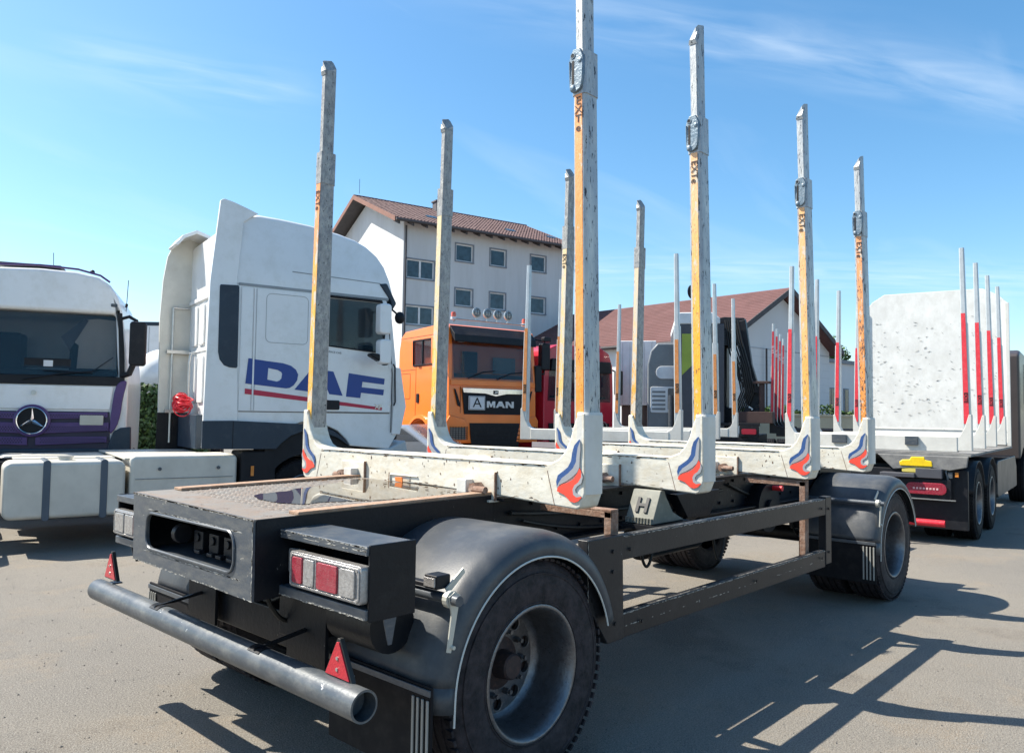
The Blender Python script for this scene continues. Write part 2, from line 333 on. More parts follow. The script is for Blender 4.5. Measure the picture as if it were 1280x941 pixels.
# ------------------------------------------------------------------ ground
def ground():
    M = mat('dusty_tarmac', (.27, .24, .205), .9)
    t = M.node_tree; n = t.nodes; l = t.links; b = n['Principled BSDF']
    co = n.new('ShaderNodeTexCoord')
    def nz(s, d=6, r=.6):
        z = n.new('ShaderNodeTexNoise'); z.inputs['Scale'].default_value = s; z.inputs['Detail'].default_value = d; z.inputs['Roughness'].default_value = r; l.new(co.outputs['Object'], z.inputs[0]); return z.outputs[0]
    def mr(x, a, b_):
        z = n.new('ShaderNodeMapRange'); z.inputs[1].default_value = a; z.inputs[2].default_value = b_; l.new(x, z.inputs[0]); return z.outputs[0]
    def mx(f, A, Bc, k=None):
        z = n.new('ShaderNodeMix'); z.data_type = 'RGBA'
        if k is not None:
            q = n.new('ShaderNodeMath'); q.operation = 'MULTIPLY'; l.new(f, q.inputs[0]); q.inputs[1].default_value = k; f = q.outputs[0]
        l.new(f, z.inputs[0])
        for i, c in ((6, A), (7, Bc)):
            if isinstance(c, tuple): z.inputs[i].default_value = (*c, 1)
            else: l.new(c, z.inputs[i])
        return z.outputs[2]
    c = mx(mr(nz(.25, 5), .38, .62), (.150, .138, .122), (.208, .187, .156))
    c = mx(mr(nz(1.1, 8, .7), .52, .66), c, (.255, .200, .138), .75)
    c = mx(mr(nz(.55, 9, .68), .57, .64), c, (.080, .076, .072), .70)
    c = mx(mr(nz(6, 6, .8), .60, .68), c, (.065, .062, .06), .6)
    c = mx(mr(nz(2.6, 8, .75), .56, .70), c, (.10, .095, .09), .55)
    c = mx(mr(nz(95, 3, .7), .45, .62), c, (.30, .28, .245), .8)
    c = mx(mr(nz(140, 3, .7), .55, .62), c, (.035, .033, .03), .85)
    vo = n.new('ShaderNodeTexVoronoi'); vo.feature = 'DISTANCE_TO_EDGE'; vo.inputs['Scale'].default_value = .45
    wv = n.new('ShaderNodeVectorMath'); wv.operation = 'ADD'; z3 = n.new('ShaderNodeTexNoise'); z3.inputs['Scale'].default_value = 2.5; z3.inputs['Detail'].default_value = 6
    l.new(co.outputs['Object'], z3.inputs[0]); l.new(co.outputs['Object'], wv.inputs[0]); l.new(z3.outputs[1], wv.inputs[1]); l.new(wv.outputs[0], vo.inputs['Vector'])
    ck = n.new('ShaderNodeMapRange'); ck.inputs[1].default_value = .0; ck.inputs[2].default_value = .010; ck.inputs[3].default_value = 1; ck.inputs[4].default_value = 0; l.new(vo.outputs['Distance'], ck.inputs[0])
    c = mx(ck.outputs[0], c, (.10, .09, .08), .16)
    l.new(c, b.inputs['Base Color'])
    bp = n.new('ShaderNodeBump'); bp.inputs['Strength'].default_value = .9; bp.inputs['Distance'].default_value = .012; l.new(nz(110, 4, .7), bp.inputs['Height']); l.new(bp.outputs[0], b.inputs['Normal'])
    b.inputs['Roughness'].default_value = .9
    o = B().add([(-600, -600, 0), (900, -600, 0), (900, 900, 0), (-600, 900, 0)], [(0, 1, 2, 3)]).obj('yard_ground', M, kind='structure', smooth=False)
ground()
# loose grit near the camera
def grit():
    g = B(); rnd = random.Random(3)
    for i in range(5200):
        a = R(42.9 + rnd.uniform(-42, 42)); d = 2.2+rnd.random()**1.3*18
        x, y, r = -2.6+d*math.cos(a), -3.5+d*math.sin(a), rnd.uniform(.003, .010)
        t = rnd.random()*6
        vs = [(x+r*math.cos(t+k*2.1)*rnd.uniform(.7, 1.2), y+r*math.sin(t+k*2.1)*rnd.uniform(.7, 1.2), .0005) for k in range(3)]+[(x, y, r*.8)]
        g.add(vs, [(0, 1, 3), (1, 2, 3), (2, 0, 3), (0, 2, 1)])
    g.obj('loose_grit', mat('grit_stone', (.20, .18, .155), .9), smooth=False, kind='stuff')
grit()

# ------------------------------------------------------------------ wheels
TY = {}
def wheel(parent, c, side, r=.5, wd=.30, deep=True, twin=True, tm=None, name='wheel'):
    """side -1: outer face looks to -Y, +1: to +Y.  c = centre of outer tyre face plane"""
    e = part(name, parent, c)
    if side > 0: e.rotation_euler = (0, 0, math.pi)
    key = (r, wd, deep, twin, tm)
    if key in TY:
        for ch in TY[key]: inst(ch, parent=e, M=Matrix.Identity(4))
        return e
    k = r/.5; P = []
    def tyre(y0, nm='tyre'):
        pr = [(.272, .035), (.290, .010), (.302, .007), (.304, .003), (.308, .003), (.310, .006), (.345, -.002), (.395, -.004), (.428, .001), (.430, -.002), (.436, -.002), (.438, .004), (.455, .010), (.457, .008), (.462, .009), (.478, .020), (.494, .042)]
        pr = [(a*k, h) for a, h in pr]
        w2 = wd; gr = []
        for q in (.22, .4, .6, .78): gr += [(.5*k, w2*q-.007), (.486*k, w2*q-.005), (.486*k, w2*q+.005), (.5*k, w2*q+.007)]
        full = pr + [(.5*k, .07)][:0] + gr + [(a, w2-h) for a, h in reversed(pr)]
        b = B(); b.lathe([(a, h+y0) for a, h in full], (0, 0, 0), 'y', 56)
        for i in range(72):
            t = 2*math.pi*i/72; cs, sn = math.cos(t), math.sin(t)
            M_ = Matrix(((cs, 0, -sn), (0, 1, 0), (sn, 0, cs)))
            for yy in (.030, wd-.030): b.obox((.4935*k*cs, y0+yy, .4935*k*sn), (.012, .036, .027), M_)
        return b
    P.append(tyre(0).obj('tyre', tm or rubber, e))
    if twin: P.append(tyre(wd+.05).obj('tyre', tm or rubber, e))
    b = B()
    if deep:
        b.lathe([(.272, .03), (.296, .012), (.298, .004), (.290, .0), (.280, .004), (.272, .02), (.262, .04), (.257, .10), (.255, .19), (.246, .215), (.226, .225)], (0, 0, 0), 'y', 48)
        dy = .225
        r1, r2, hr, hp = .228, .118, .027, .190
    else:
        b.lathe([(.272, .03), (.296, .012), (.298, .004), (.288, .0), (.275, .012), (.262, .05), (.25, .075), (.226, .075)], (0, 0, 0), 'y', 48)
        dy = .075; r1, r2, hr, hp = .228, .11, .025, .185
    bm = bmesh.new(); ed = []
    def ring(rad, n, cx_=0, cz_=0):
        vs = [bm.verts.new((cx_+rad*math.cos(2*math.pi*i/n), dy, cz_+rad*math.sin(2*math.pi*i/n))) for i in range(n)]
        ed.extend(bm.edges.new((vs[i], vs[(i+1) % n])) for i in range(n))
    ring(r1, 48); ring(r2, 32)
    for i in range(10): ring(hr, 14, hp*math.cos(2*math.pi*(i+.5)/10), hp*math.sin(2*math.pi*(i+.5)/10))
    bmesh.ops.triangle_fill(bm, edges=ed, use_beauty=True)
    ix = {v: i for i, v in enumerate(bm.verts)}
    b.add([v.co for v in bm.verts], [[ix[v] for v in f.verts] for f in bm.faces]); bm.free()
    for i in range(10):   # hand-hole collars
        a = 2*math.pi*(i+.5)/10; p = (hp*math.cos(a), 0, hp*math.sin(a))
        b.lathe([(hr, dy+.02), (hr, dy-.001), (hr+.004, dy-.002), (hr+.005, dy+.001)], p, 'y', 14)
    P.append(b.obj('rim', alu, e, ang=50))
    h = B(); h.lathe([(.001, dy-.10), (.050, dy-.098), (.058, dy-.09), (.066, dy-.02), (.10, dy-.01), (.119, dy-.004), (.122, dy+.01)], (0, 0, 0), 'y', 24)
    h.lathe([(.24, dy+.03), (.001, dy+.03)], (0, 0, 0), 'y', 24)
    P.append(h.obj('hub', mat('hub_dark', (.05, .035, .035), .6, .3, (.16, .08, .06), .5, 20), e))
    g = B()
    for i in range(10):
        a = 2*math.pi*i/10; x, z = .142*math.cos(a), .142*math.sin(a); g.cyl((x, dy+.005, z), (x, dy-.030, z), .015, 6); g.cyl((x, dy-.03, z), (x, dy-.045, z), .010, 8)
    P.append(g.obj('wheel_nuts', alu, e, smooth=False, kind='stuff'))
    TY[key] = P; return e

# ================================================================== MAIN TRAILER
T = thing('log_trailer', 'large foreground timber trailer with eight worn orange striped stakes and black fenders', 'trailer')
BX = [.445, 1.59, 3.21, 4.45]
def arch(parent, cx_, name='fender', s=-1):
    o_ = 1
    pr = [(-.62, .600), (-.64, .622), (-1.17, .622), (-1.215, .617), (-1.25, .603), (-1.275, .578), (-1.287, .55), (-1.287, .512)]
    b = B(); b.lathe([(r_, y*(-s)) for y, r_ in pr], (cx_, 0, .5), 'y', 40, 14, 172)
    # rear lower run: straight down
    a = R(172); x0, z0 = cx_+math.cos(a), .5+math.sin(a)
    vs = []; 
    for k, zz in ((0, 0), (1, -.10)):
        for y, r_ in pr: vs.append((cx_+r_*math.cos(a)-.004*k, y*(-s), .5+r_*math.sin(a)+zz))
    q = len(pr); b.add(vs, [(i, i+1, q+i+1, q+i) for i in range(q-1)])
    f = b.obj(name, plastic, parent, solid=.006, ang=60)
    e = B(); e.tube([(cx_+.512*math.cos(R(t)), -1.290*(-s), .5+.512*math.sin(R(t))) for t in range(14, 182, 4)]+[(cx_-.515, -1.290*(-s), .42)], .0045, 6)
    e.obj('edge_piping', mat('pale_piping', (.62, .62, .58), .5), f)
    return f
def main_trailer():
    # ---- chassis rails
    for s in (-1, 1):
        b = B(); y = .60*s
        b.prism([(.37, .93), (.37, 1.178), (5.75, 1.178), (5.75, .93)], 'y', y-.01, y+.01)
        b.box(.37, 5.75, min(y, y+.10*s), max(y, y+.10*s), 1.178, 1.192); b.box(.37, 5.75, min(y, y+.10*s), max(y, y+.10*s), .915, .93)
        b.box(-1.0, .4, y-.012, y+.012, .92, 1.18)
        b.obj('chassis_rail', black, T, bev=.003)
    b = B()
    for x in (.55, 1.7, 2.5, 3.3, 4.3, 5.6): b.box(x, x+.10, -.585, .585, .96, 1.15)
    b.obj('cross_member', black, T, bev=.003)
    B().box(.38, 5.7, -.585, .585, 1.10, 1.108).obj('floor_plate', black, T, smooth=False)
    # rivets and stains on right rail
    g = B()
    for x in [.7+.22*i for i in range(20)]:
        for z in (.98, 1.14): g.cyl((x, -.61, z), (x, -.625, z), .012, 8)
    g.obj('rail_bolts', black, T, kind='stuff')
    # ---- rear box platform
    x0, x1 = -1.06, .36
    fb = B(); fb.prism([(-.705, .89), (.455, .905), (.475, 1.228), (-.70, 1.21)], 'x', x0, x0+.012)
    o = fb.obj('rear_panel', worn, T, bev=.002)
    cut(o, B().prism(rrect(-.555, .298, .982, 1.142, .055), 'x', x0-.1, x0+.1))
    rim = B(); pts = [(x0-.003, u, v) for u, v in rrect(-.559, .302, .978, 1.146, .058)]; rim.tube(pts, .006, 6, closed=True); rim.obj('opening_edge', worn, T)
    for ya, yb, zz in ((-.705, -.63, 1.21), (.455, .62, 1.228)):
        b = B()
        y_in = ya+.012 if ya < 0 else ya-.012
        b.add([(x0+.012, ya, .89), (x0+.012, ya, zz-.002), (x1, yb, zz-.002), (x1, yb, .93), (x0+.012, y_in, .89), (x0+.012, y_in, zz-.002), (x1, yb+(y_in-ya), zz-.002), (x1, yb+(y_in-ya), .93)],
              [(0, 1, 2, 3), (4, 7, 6, 5), (0, 4, 5, 1), (2, 6, 7, 3), (0, 3, 7, 4)])
        b.obj('side_panel', black, T, smooth=False)
    # folded top frame, rusty edges
    def topz(y): return 1.21+(y+.70)*.0153
    for ya, yb, wdt in ((-.703, -.63, .075), (.475, .62, -.085)):
        f = B(); f.add([(x0+.2, ya, topz(ya)+.001), (x0+.2, ya+wdt, topz(ya)+.001), (x1, yb+wdt, topz(yb)+.001), (x1, yb, topz(yb)+.001),
                        (x0+.2, ya, topz(ya)+.014), (x0+.2, ya+wdt, topz(ya)+.014), (x1, yb+wdt, topz(yb)+.014), (x1, yb, topz(yb)+.014)],
                       [(0, 1, 2, 3), (4, 5, 6, 7), (0, 1, 5, 4), (1, 2, 6, 5), (2, 3, 7, 6), (3, 0, 4, 7)]); f.obj('rusty_edge_strip', mat('rusty_pale', (.36, .22, .14), .7, 0, (.46, .38, .30), .6, 9, (.14, .07, .04), .4, 40, bump=.5), T, bev=.002)
    top = B(); top.add([(x0, -.703, topz(-.703)), (x0, .475, topz(.475)), (x1, .62, topz(.475)), (x1, -.63, topz(-.63)), (x0, -.703, topz(-.703)-.008), (x0, .475, topz(.475)-.008), (x1, .62, topz(.475)-.008), (x1, -.63, topz(-.63)-.008)],
            [(0, 1, 2, 3), (4, 7, 6, 5), (0, 4, 5, 1), (1, 5, 6, 2), (2, 6, 7, 3), (3, 7, 4, 0)])
    plate = top.obj('checker_plate', mat('plate_steel', (.21, .195, .175), .6, 0, (.22, .135, .08), .75, 2.5, (.08, .05, .035), .45, 16, bump=.2), T, smooth=False)
    st = B(); rnd = random.Random(5)
    nx, ny = 44, 36
    for i in range(nx):
        for j in range(ny):
            x = x0+.22+i*.027; yl = -.64+.02*i/nx; yr = .405+.14*(x-x0)/(x1-x0); y = yl+(yr-yl)*(j+.5*(i % 2))/ny
            if x > x1-.02 or y > yr: continue
            z = topz(y)+.0005; a = .011; c_ = .0045
            if (i+j) % 2: a, c_ = c_, a
            st.add([(x-a, y, z), (x, y-c_, z), (x+a, y, z), (x, y+c_, z), (x, y, z+.0022)], [(0, 1, 4), (1, 2, 4), (2, 3, 4), (3, 0, 4)])
    st.obj('raised_lozenges', mat('lozenge_steel', (.27, .26, .235), .55, 0, (.30, .22, .16), .6, 5), plate, smooth=False, kind='stuff')
    # puddle of rain water with a ragged edge
    rnd = random.Random(11); P = []
    for u, v in [(-.66, .03), (-.73, -.12), (-.72, -.34), (-.66, -.43), (-.56, -.40), (-.42, -.45), (-.26, -.50), (-.10, -.53), (.10, -.55), (.30, -.56), (.33, -.3), (.33, .1), (.32, .42), (.15, .42), (.03, .30), (-.12, .24), (-.26, .16), (-.36, .17), (-.42, .08), (-.52, .07)]: P.append((u, v))
    P = smoothpoly(P, 2); P = [(u+rnd.uniform(-.008, .008), v+rnd.uniform(-.008, .008)) for u, v in P]
    pb = B(); pb.add([(u, v, topz(v)+.0032) for u, v in P], [tuple(range(len(P)))])
    pb.obj('rain_puddle', mat('muddy_water', (.060, .040, .022), .01, ior=2.1, var=.1), plate, smooth=False)
    lf = B(); rnd = random.Random(2)
    for i in range(60):
        x, y = rnd.choice([(rnd.uniform(.15, .33), rnd.uniform(-.5, .45)), (rnd.uniform(-.1, .3), rnd.uniform(.40, .47)), (rnd.uniform(-.3, .3), rnd.uniform(-.6, -.52))]); z = topz(y)+.006; t = rnd.random()*3; r_ = rnd.uniform(.006, .02)
        lf.add([(x+r_*math.cos(t), y+r_*math.sin(t), z), (x+.3*r_*math.cos(t+1.6), y+.3*r_*math.sin(t+1.6), z+.004), (x-r_*math.cos(t), y-r_*math.sin(t), z+.003), (x-.3*r_*math.cos(t+1.6), y-.3*r_*math.sin(t+1.6), z)], [(0, 1, 2, 3)])
    lf.obj('dry_leaves', mat('dry_leaf', (.30, .17, .07), .8), plate, smooth=False, kind='stuff')
    # things inside the opening
    b = B(); b.box(-1.03, .3, -.62, .40, .955, .965); b.obj('inner_shelf', worn, T, smooth=False)
    b = B()
    b.box(-.86, -.83, -.5, .2, .97, 1.10)
    for y in (-.05, -.20, -.34, -.45): b.box(-.95, -.86, y, y+.09, .98, 1.08); b.cyl((-.96, y+.045, 1.05), (-.95, y+.045, 1.05), .02, 10)
    b.cyl((-.98, .08, 1.06), (-.98, .12, 1.06), .045, 14)
    for y in (-.48, -.40, -.30, -.22, -.10): b.box(-.99, -.96, y, y+.05, .99, 1.005)
    b.obj('valve_block', darkp, T, bev=.004)
    # ---- bumper tube and brackets
    b = B(); b.cyl((-.93, 1.26, .605), (-.93, -1.27, .605), .058, 28, caps=False); b.lathe([(.058, 0), (.055, .001), (.050, .0)], (-.93, -1.27, .605), 'y', 28); b.cyl((-.93, 1.255, .605), (-.93, -1.2, .605), .052, 28, caps=True)
    b.obj('bumper_bar', mat('bumper_steel', (.075, .088, .102), .36, .25, (.22, .22, .21), .6, 5, (.5, .5, .5), .15, 12, stretch=(1, .6, 1), bump=.12), T)
    for y in (.42, -.56):
        b = B()
        b.prism([(-.97, .665), (-.86, .665), (-.62, .70), (-.62, .92), (-.70, .92), (-.72, .70), (-.90, .672)], 'y', y-.008, y+.008)
        b.box(-.72, -.705, y-.15, y+.15, .55, .93)
        b.lathe([(.0585, -.045), (.0615, -.045), (.0615, .045), (.0585, .045)], (-.93, y, .605), 'y', 24, 20, 130)
        b.obj('bumper_bracket', black, T, smooth=False)
    for y, zt, zb, wz in ((-1.10, .812, .66, .088), (1.10, .845, .685, .088)):
        b = B(); h = zt-zb; P = [(y-wz, zb), (y+wz, zb), (y+.008, zt-.006), (y-.008, zt-.006)]
        b.prism(P, 'x', -.925, -.905); o = b.obj('reflector_triangle', mat('triangle_edge', (.02, .02, .02), .5), T, bev=.003)
        k = .86; cz_ = zb+h/3; P2 = [(y+(u-y)*k, cz_+(v-cz_)*k) for u, v in P]; B().prism(P2, 'x', -.930, -.924).obj('red_face', redrefl, o, bev=.001)
        g = B(); [g.cyl((-.933, y, z), (-.929, y, z), .007, 8) for z in (zb+.035, zb+.075)]; g.obj('rivet', steel, o)
        B().box(-.925, -.87, y-.03, y+.03, .66, .668).obj('triangle_foot', worn, T, bev=.002)
    # ---- lamp boxes
    for s in (-1, 1):
        e = part('lamp_box', T)
        yo, yi = (-1.275, -.66) if s < 0 else (1.02, .46); xf = -.937
        ylo, yhi = min(yo, yi), max(yo, yi)
        b = B(); b.box(xf, -.72, ylo, yhi, 1.128, 1.163); b.box(xf, -.72, ylo, yhi, .902, .940)
        b.obj('hood', worn, e, bev=.004)
        b = B(); b.box(xf+.01, -.715, yo-.008 if s > 0 else yo-.006, yo+.006, .895, 1.166); b.box(-.735, -.72, ylo, yhi, .94, 1.128); b.obj('side_plate', black, e, bev=.003)
        B().prism([(-.86, .90), (-.80, .90), (-.82, .80), (-.835, .80)], 'y', yo-.003, yo+.003).obj('hook', worn, e, smooth=False)
        la, lb = (-1.27, -.80) if s < 0 else (.50, 1.0)
        hs = B(); hs.prism(rrect(la, lb, .957, 1.093, .016), 'x', -.955, -.915); hl = hs.obj('tail_lamp', clearl, e, bev=.004)
        w_ = lb-la
        segs = [(.06, .21, redlens), (.23, .38, clearl), (.42, .70, redlens), (.73, .93, clearl)]
        if s > 0: segs = [(.06, .30, clearl), (.33, .55, clearl), (.58, .80, redlens)]
        for a_, b_, mm in segs:
            ya, yb = (lb-w_*a_, lb-w_*b_); q = B(); q.prism(rrect(min(ya, yb), max(ya, yb), .975, 1.075, .01), 'x', -.963, -.953)
            l_ = q.obj('lens', mm if s < 0 or mm is clearl else mat('faded_lens', (.62, .38, .36), .3), e, bev=.003)
        fr = B(); fr.tube([(-.957, u, v) for u, v in rrect(la+.012, lb-.012, .968, 1.082, .012)], .0035, 6, closed=True)
        fr.tube([(-.957, lb-w_*.40, z) for z in (.968, 1.082)], .004, 6)
        for yy in (la+.022, lb-.022):
            for zz in (.972, 1.078): fr.cyl((-.955, yy, zz), (-.962, yy, zz), .007, 8)
        fr.obj('lamp_frame', clearl, e)
        if s < 0: B().prism(rrect(-.79, -.70, .985, 1.085, .012), 'x', -.90, -.87).obj('small_lamp', clearl, e, bev=.004)
    # ---- fenders, flaps, side marker brackets
    for x in (0, 5.01):
        for s in (-1, 1):
            arch(T, x, s=s)
            fl = B(); y0, y1 = sorted((-.62*(-s), -1.285*(-s))); fl.box(x-.632, x-.620, y0, y1, .24 if s < 0 else .44, .60); f = fl.obj('mud_flap', rubberg, T, bev=.002)
            B().box(x-.640, x-.633, y0, y1, .565, .59).obj('flap_strip', worn, f, bev=.002)
            g = B()
            for k in range(4): yy = 1.27-.028*k; g.box(x-.640, x-.633, s*yy-.006, s*yy+.006, .27 if s < 0 else .46, .55)
            g.obj('flap_rib', mat('pale_rib', (.30, .30, .28), .5), f, bev=.002)
    for x in (0, 5.01):
        e = part('fender_bracket', T)
        B().cyl((x-.535, -.62, .915), (x-.535, -1.33, .915), .021, 14).obj('stay_tube', worn, e)
        b = B(); b.prism([(-.565+x, .72), (-.545+x, .715), (-.515+x, .86), (-.50+x, .93), (-.53+x, .945), (-.56+x, .93), (-.545+x, .86)], 'y', -1.298, -1.292)
        b.lathe([(.022, -1.29), (.034, -1.29), (.034, -1.265), (.022, -1.265)], (x-.535, 0, .915), 'y', 14); b.cyl((x-.54, -1.31, .735), (x-.54, -1.29, .735), .008, 8)
        b.prism([(-.515+x, .93), (-.43+x, 1.0), (-.44+x, 1.02), (-.535+x, .95)], 'y', -1.25, -1.244)
        b.obj('strap', mat('pale_strap', (.55, .54, .48), .45, .3), e, smooth=False)
        if x == 0:
            b = B(); b.obox((-.535, -1.20, .975), (.075, .075, .055)); b.box(-.56, -.52, -1.20, -1.05, .945, .965); b.obj('marker_lamp', darkp, e, bev=.006)
            B().box(-.58, -.5725, -1.232, -1.168, .957, .993).obj('marker_lens', clearl, e, bev=.002)
    # ---- wheels
    for x in (0, 5.01):
        for s in (-1, 1): wheel(T, (x, 1.255*s, .5), s)
    for x in (0, 5.01): b = B(); b.cyl((x, -1, .5), (x, 1, .5), .075, 14); b.obox((x, -.55, .5), (.22, .14, .18)); b.obox((x, .55, .5), (.22, .14, .18)); b.obj('axle', black, T)
    b = B()
    for x in (0, 5.01):
        for s in (-1, 1):
            b.prism([(x-.55, .85), (x-.45, .92), (x-.40, .70), (x-.05, .62), (x+.25, .62), (x+.25, .55), (x-.10, .52), (x-.48, .62)], 'y', s*.52-.05, s*.52+.05)
            b.lathe([(.001, .62), (.13, .62), (.15, .66), (.13, .72), (.15, .78), (.13, .84), (.001, .86)], (x+.25, s*.52, 0), 'z', 20)
    b.obj('air_suspension', black, T)
    b = B(); b.lathe([(.001, .75), (.13, .78), (.15, .80), (.15, 1.25), (.13, 1.27), (.001, 1.30)], (3.05-.1, .0, .78), 'x', 20)
    b = B(); b.cyl((2.25, -.30, .72), (3.0, -.30, .72), .14, 20); b.obj('air_tank', black, T)
    b = B(); b.cyl((3.55, -.72, .90), (3.55, -.20, .90), .20, 24); b.cyl((3.55, -.725, .90), (3.55, -.75, .90), .07, 16); b.obj('spring_drum', black, T)
    B().cyl((3.62, -.80, 1.06), (3.62, -.70, 1.06), .022, 12).obj('red_coupling', mat('coupling_red', (.7, .03, .04), .4), T)
    b = B(); b.lathe([(.30, .80), (.34, .80), (.34, .92), (.30, .92)], (5.01, 0, 0), 'z', 40); b.box(4.2, 5.7, -.5, .5, .70, .80); b.box(3.75, 4.2, -.45, .45, .72, .95); b.obj('turntable', black, T)
    b = B(); b.box(5.7, 8.0, -.05, .05, .55, .70); b.prism([(5.5, -.45), (5.7, -.45), (6.9, -.06), (6.9, .06), (5.7, .45), (5.5, .45)], 'z', .56, .69); b.obj('drawbar', black, T, bev=.004)
    b = B(); b.prism([(1.95, 1.12), (2.55, 1.12), (2.40, .95), (2.1, .95)], 'y', -.80, -.72); b.prism([(2.6, 1.17), (2.75, 1.17), (2.1, .80), (2.0, .84)], 'y', -.74, -.715); b.obj('valve_housing', black, T, bev=.004)
    h = B()
    def hose(p0, p1, sag, r=.011, y=None):
        pts = []
        for i in range(15): t = i/14; p = Vector(p0).lerp(Vector(p1), t); p.z -= sag*4*t*(1-t); pts.append(p)
        B().tube(pts, r, 7).obj('air_hose', hosem, T)
    hose((2.05, -.45, .70), (2.22, -.45, .72), .14); hose((3.0, -.5, .72), (3.16, -.52, .70), .20); hose((-.85, -.4, .9), (-.55, -.35, .85), .18); hose((-.8, -.1, .95), (-.3, .1, .8), .15); hose((3.3, -.4, 1.0), (4.3, -.35, .95), .12)
    hose((.2, -.45, .9), (1.3, -.42, .9), .10); hose((4.4, -.5, .8), (4.9, -.55, .7), .22)
    b = B(); b.cyl((-.45, -.55, .74), (-.20, -.55, .74), .085, 16); b.cyl((-.45, .55, .74), (-.20, .55, .74), .085, 16); b.obj('brake_chamber', black, T)
    for i, (xa, ya, za, xb, yb, zb, sg, rr) in enumerate([(.5, -.63, 1.1, 2.9, -.63, 1.08, .05, .012), (.6, -.63, 1.05, 2.2, -.63, 1.0, .08, .009), (3.0, -.63, 1.12, 5.0, -.55, .95, .12, .012), (-.9, -.2, .95, -.4, .3, .9, .12, .014), (-.72, -.45, .88, -.5, -.6, .75, .10, .012), (-.7, .1, .9, -.6, -.3, .88, .16, .010)]): hose((xa, ya, za), (xb, yb, zb), sg, rr)
    B().cyl((-.66, -.78, .80), (-.66, -1.08, .80), .11, 20).obj('air_reservoir', black, T)
    B().box(-.70, -.55, -.52, -.30, .62, .86).obj('brake_valve', black, T, bev=.01)
    b = B(); b.box(-.68, -.30, -.35, .35, .56, .72); b.cyl((-.62, -.35, .64), (-.62, .35, .64), .05, 12); b.obj('rear_linkage', black, T, bev=.01)
    # ---- side guard
    for s in (-1, 1):
        e = part('side_guard', T)
        ya, yb = sorted((s*1.24, s*1.185)); m_ = blackr if s < 0 else black
        B().box(.58, 3.39, ya, yb, .905, 1.030).obj('guard_rail', m_, e, bev=.005)
        B().box(.69, 3.39, ya+.004, yb-.004, .512, .640).obj('guard_rail', m_, e, bev=.005)
        B().prism([(.39, 1.035), (.69, 1.035), (.69, .905), (.70, .51), (.56, .51), (.40, .72)], 'y', ya-.003, yb+.003).obj('guard_post', m_, e, bev=.005)
        B().box(3.39, 3.50, ya-.002, yb+.002, .53, 1.042).obj('guard_post', m_, e, bev=.005)
        for x, zt, zb_ in ((.70, 1.155, .70), (3.18, 1.175, .62)):
            b = B(); y_a, y_b = sorted((s*.70, s*1.18)); b.box(x-.03, x+.035, y_a, y_b, zt-.012, zt); b.box(x-.03, x-.02, y_a, y_b, zt-.045, zt-.012)
            y_a, y_b = sorted((s*1.135, s*1.18)); b.box(x-.03, x+.035, y_a, y_b, zb_, zt-.012); b.obj('angle_bracket', rust, e, bev=.003)
        g = B()
        for x, z in ((.60, .96), (.75, .955), (.60, .86), (.62, .60), (.86, .57), (2.2, .58), (3.3, .96), (3.3, .59), (3.44, .95), (3.44, .62)):
            g.cyl((x, s*1.245, z), (x, s*1.252, z), .010, 8)
        g.obj('guard_bolt', blackr, e)
        B().sphere((.36, s*1.20, .86), .025, 8).obj('side_marker', worn, e)
main_trailer()

FL = dict(
 blue=[(1.21, 1.522), (1.216, 1.514), (1.201, 1.482), (1.195, 1.447), (1.191, 1.412), (1.174, 1.382), (1.143, 1.355), (1.105, 1.33), (1.085, 1.306), (1.073, 1.283), (1.068, 1.31), (1.078, 1.341), (1.111, 1.363), (1.142, 1.385), (1.161, 1.416), (1.167, 1.456), (1.179, 1.491)],
 grey=[(1.216, 1.514), (1.218, 1.473), (1.214, 1.433), (1.213, 1.389), (1.2, 1.363), (1.168, 1.337), (1.13, 1.314), (1.092, 1.297), (1.074, 1.275), (1.073, 1.283), (1.085, 1.306), (1.105, 1.33), (1.143, 1.355), (1.174, 1.382), (1.191, 1.412), (1.195, 1.447), (1.201, 1.482)],
 red=[(1.213, 1.384), (1.224, 1.365), (1.223, 1.34), (1.206, 1.315), (1.182, 1.298), (1.172, 1.278), (1.176, 1.253), (1.195, 1.242), (1.223, 1.247), (1.226, 1.243), (1.207, 1.224), (1.183, 1.215), (1.157, 1.22), (1.141, 1.233), (1.119, 1.249), (1.073, 1.263), (1.079, 1.283), (1.105, 1.298), (1.143, 1.31), (1.175, 1.327), (1.2, 1.358)],
 grey2=[(1.224, 1.365), (1.234, 1.341), (1.225, 1.311), (1.2, 1.295), (1.188, 1.279), (1.191, 1.264), (1.223, 1.252), (1.223, 1.247), (1.195, 1.242), (1.176, 1.253), (1.172, 1.278), (1.182, 1.298), (1.206, 1.315), (1.223, 1.34)])
def half_bunk():
    return [(0, 1.222), (0, 1.400), (.95, 1.392), (1.02, 1.398), (1.075, 1.420), (1.115, 1.460), (1.145, 1.515), (1.165, 1.58), (1.185, 1.63), (1.205, 1.650), (1.22, 1.654), (1.238, 1.650), (1.242, 1.262), (1.215, 1.192), (1.19, 1.182), (1.04, 1.188), (.70, 1.205)]
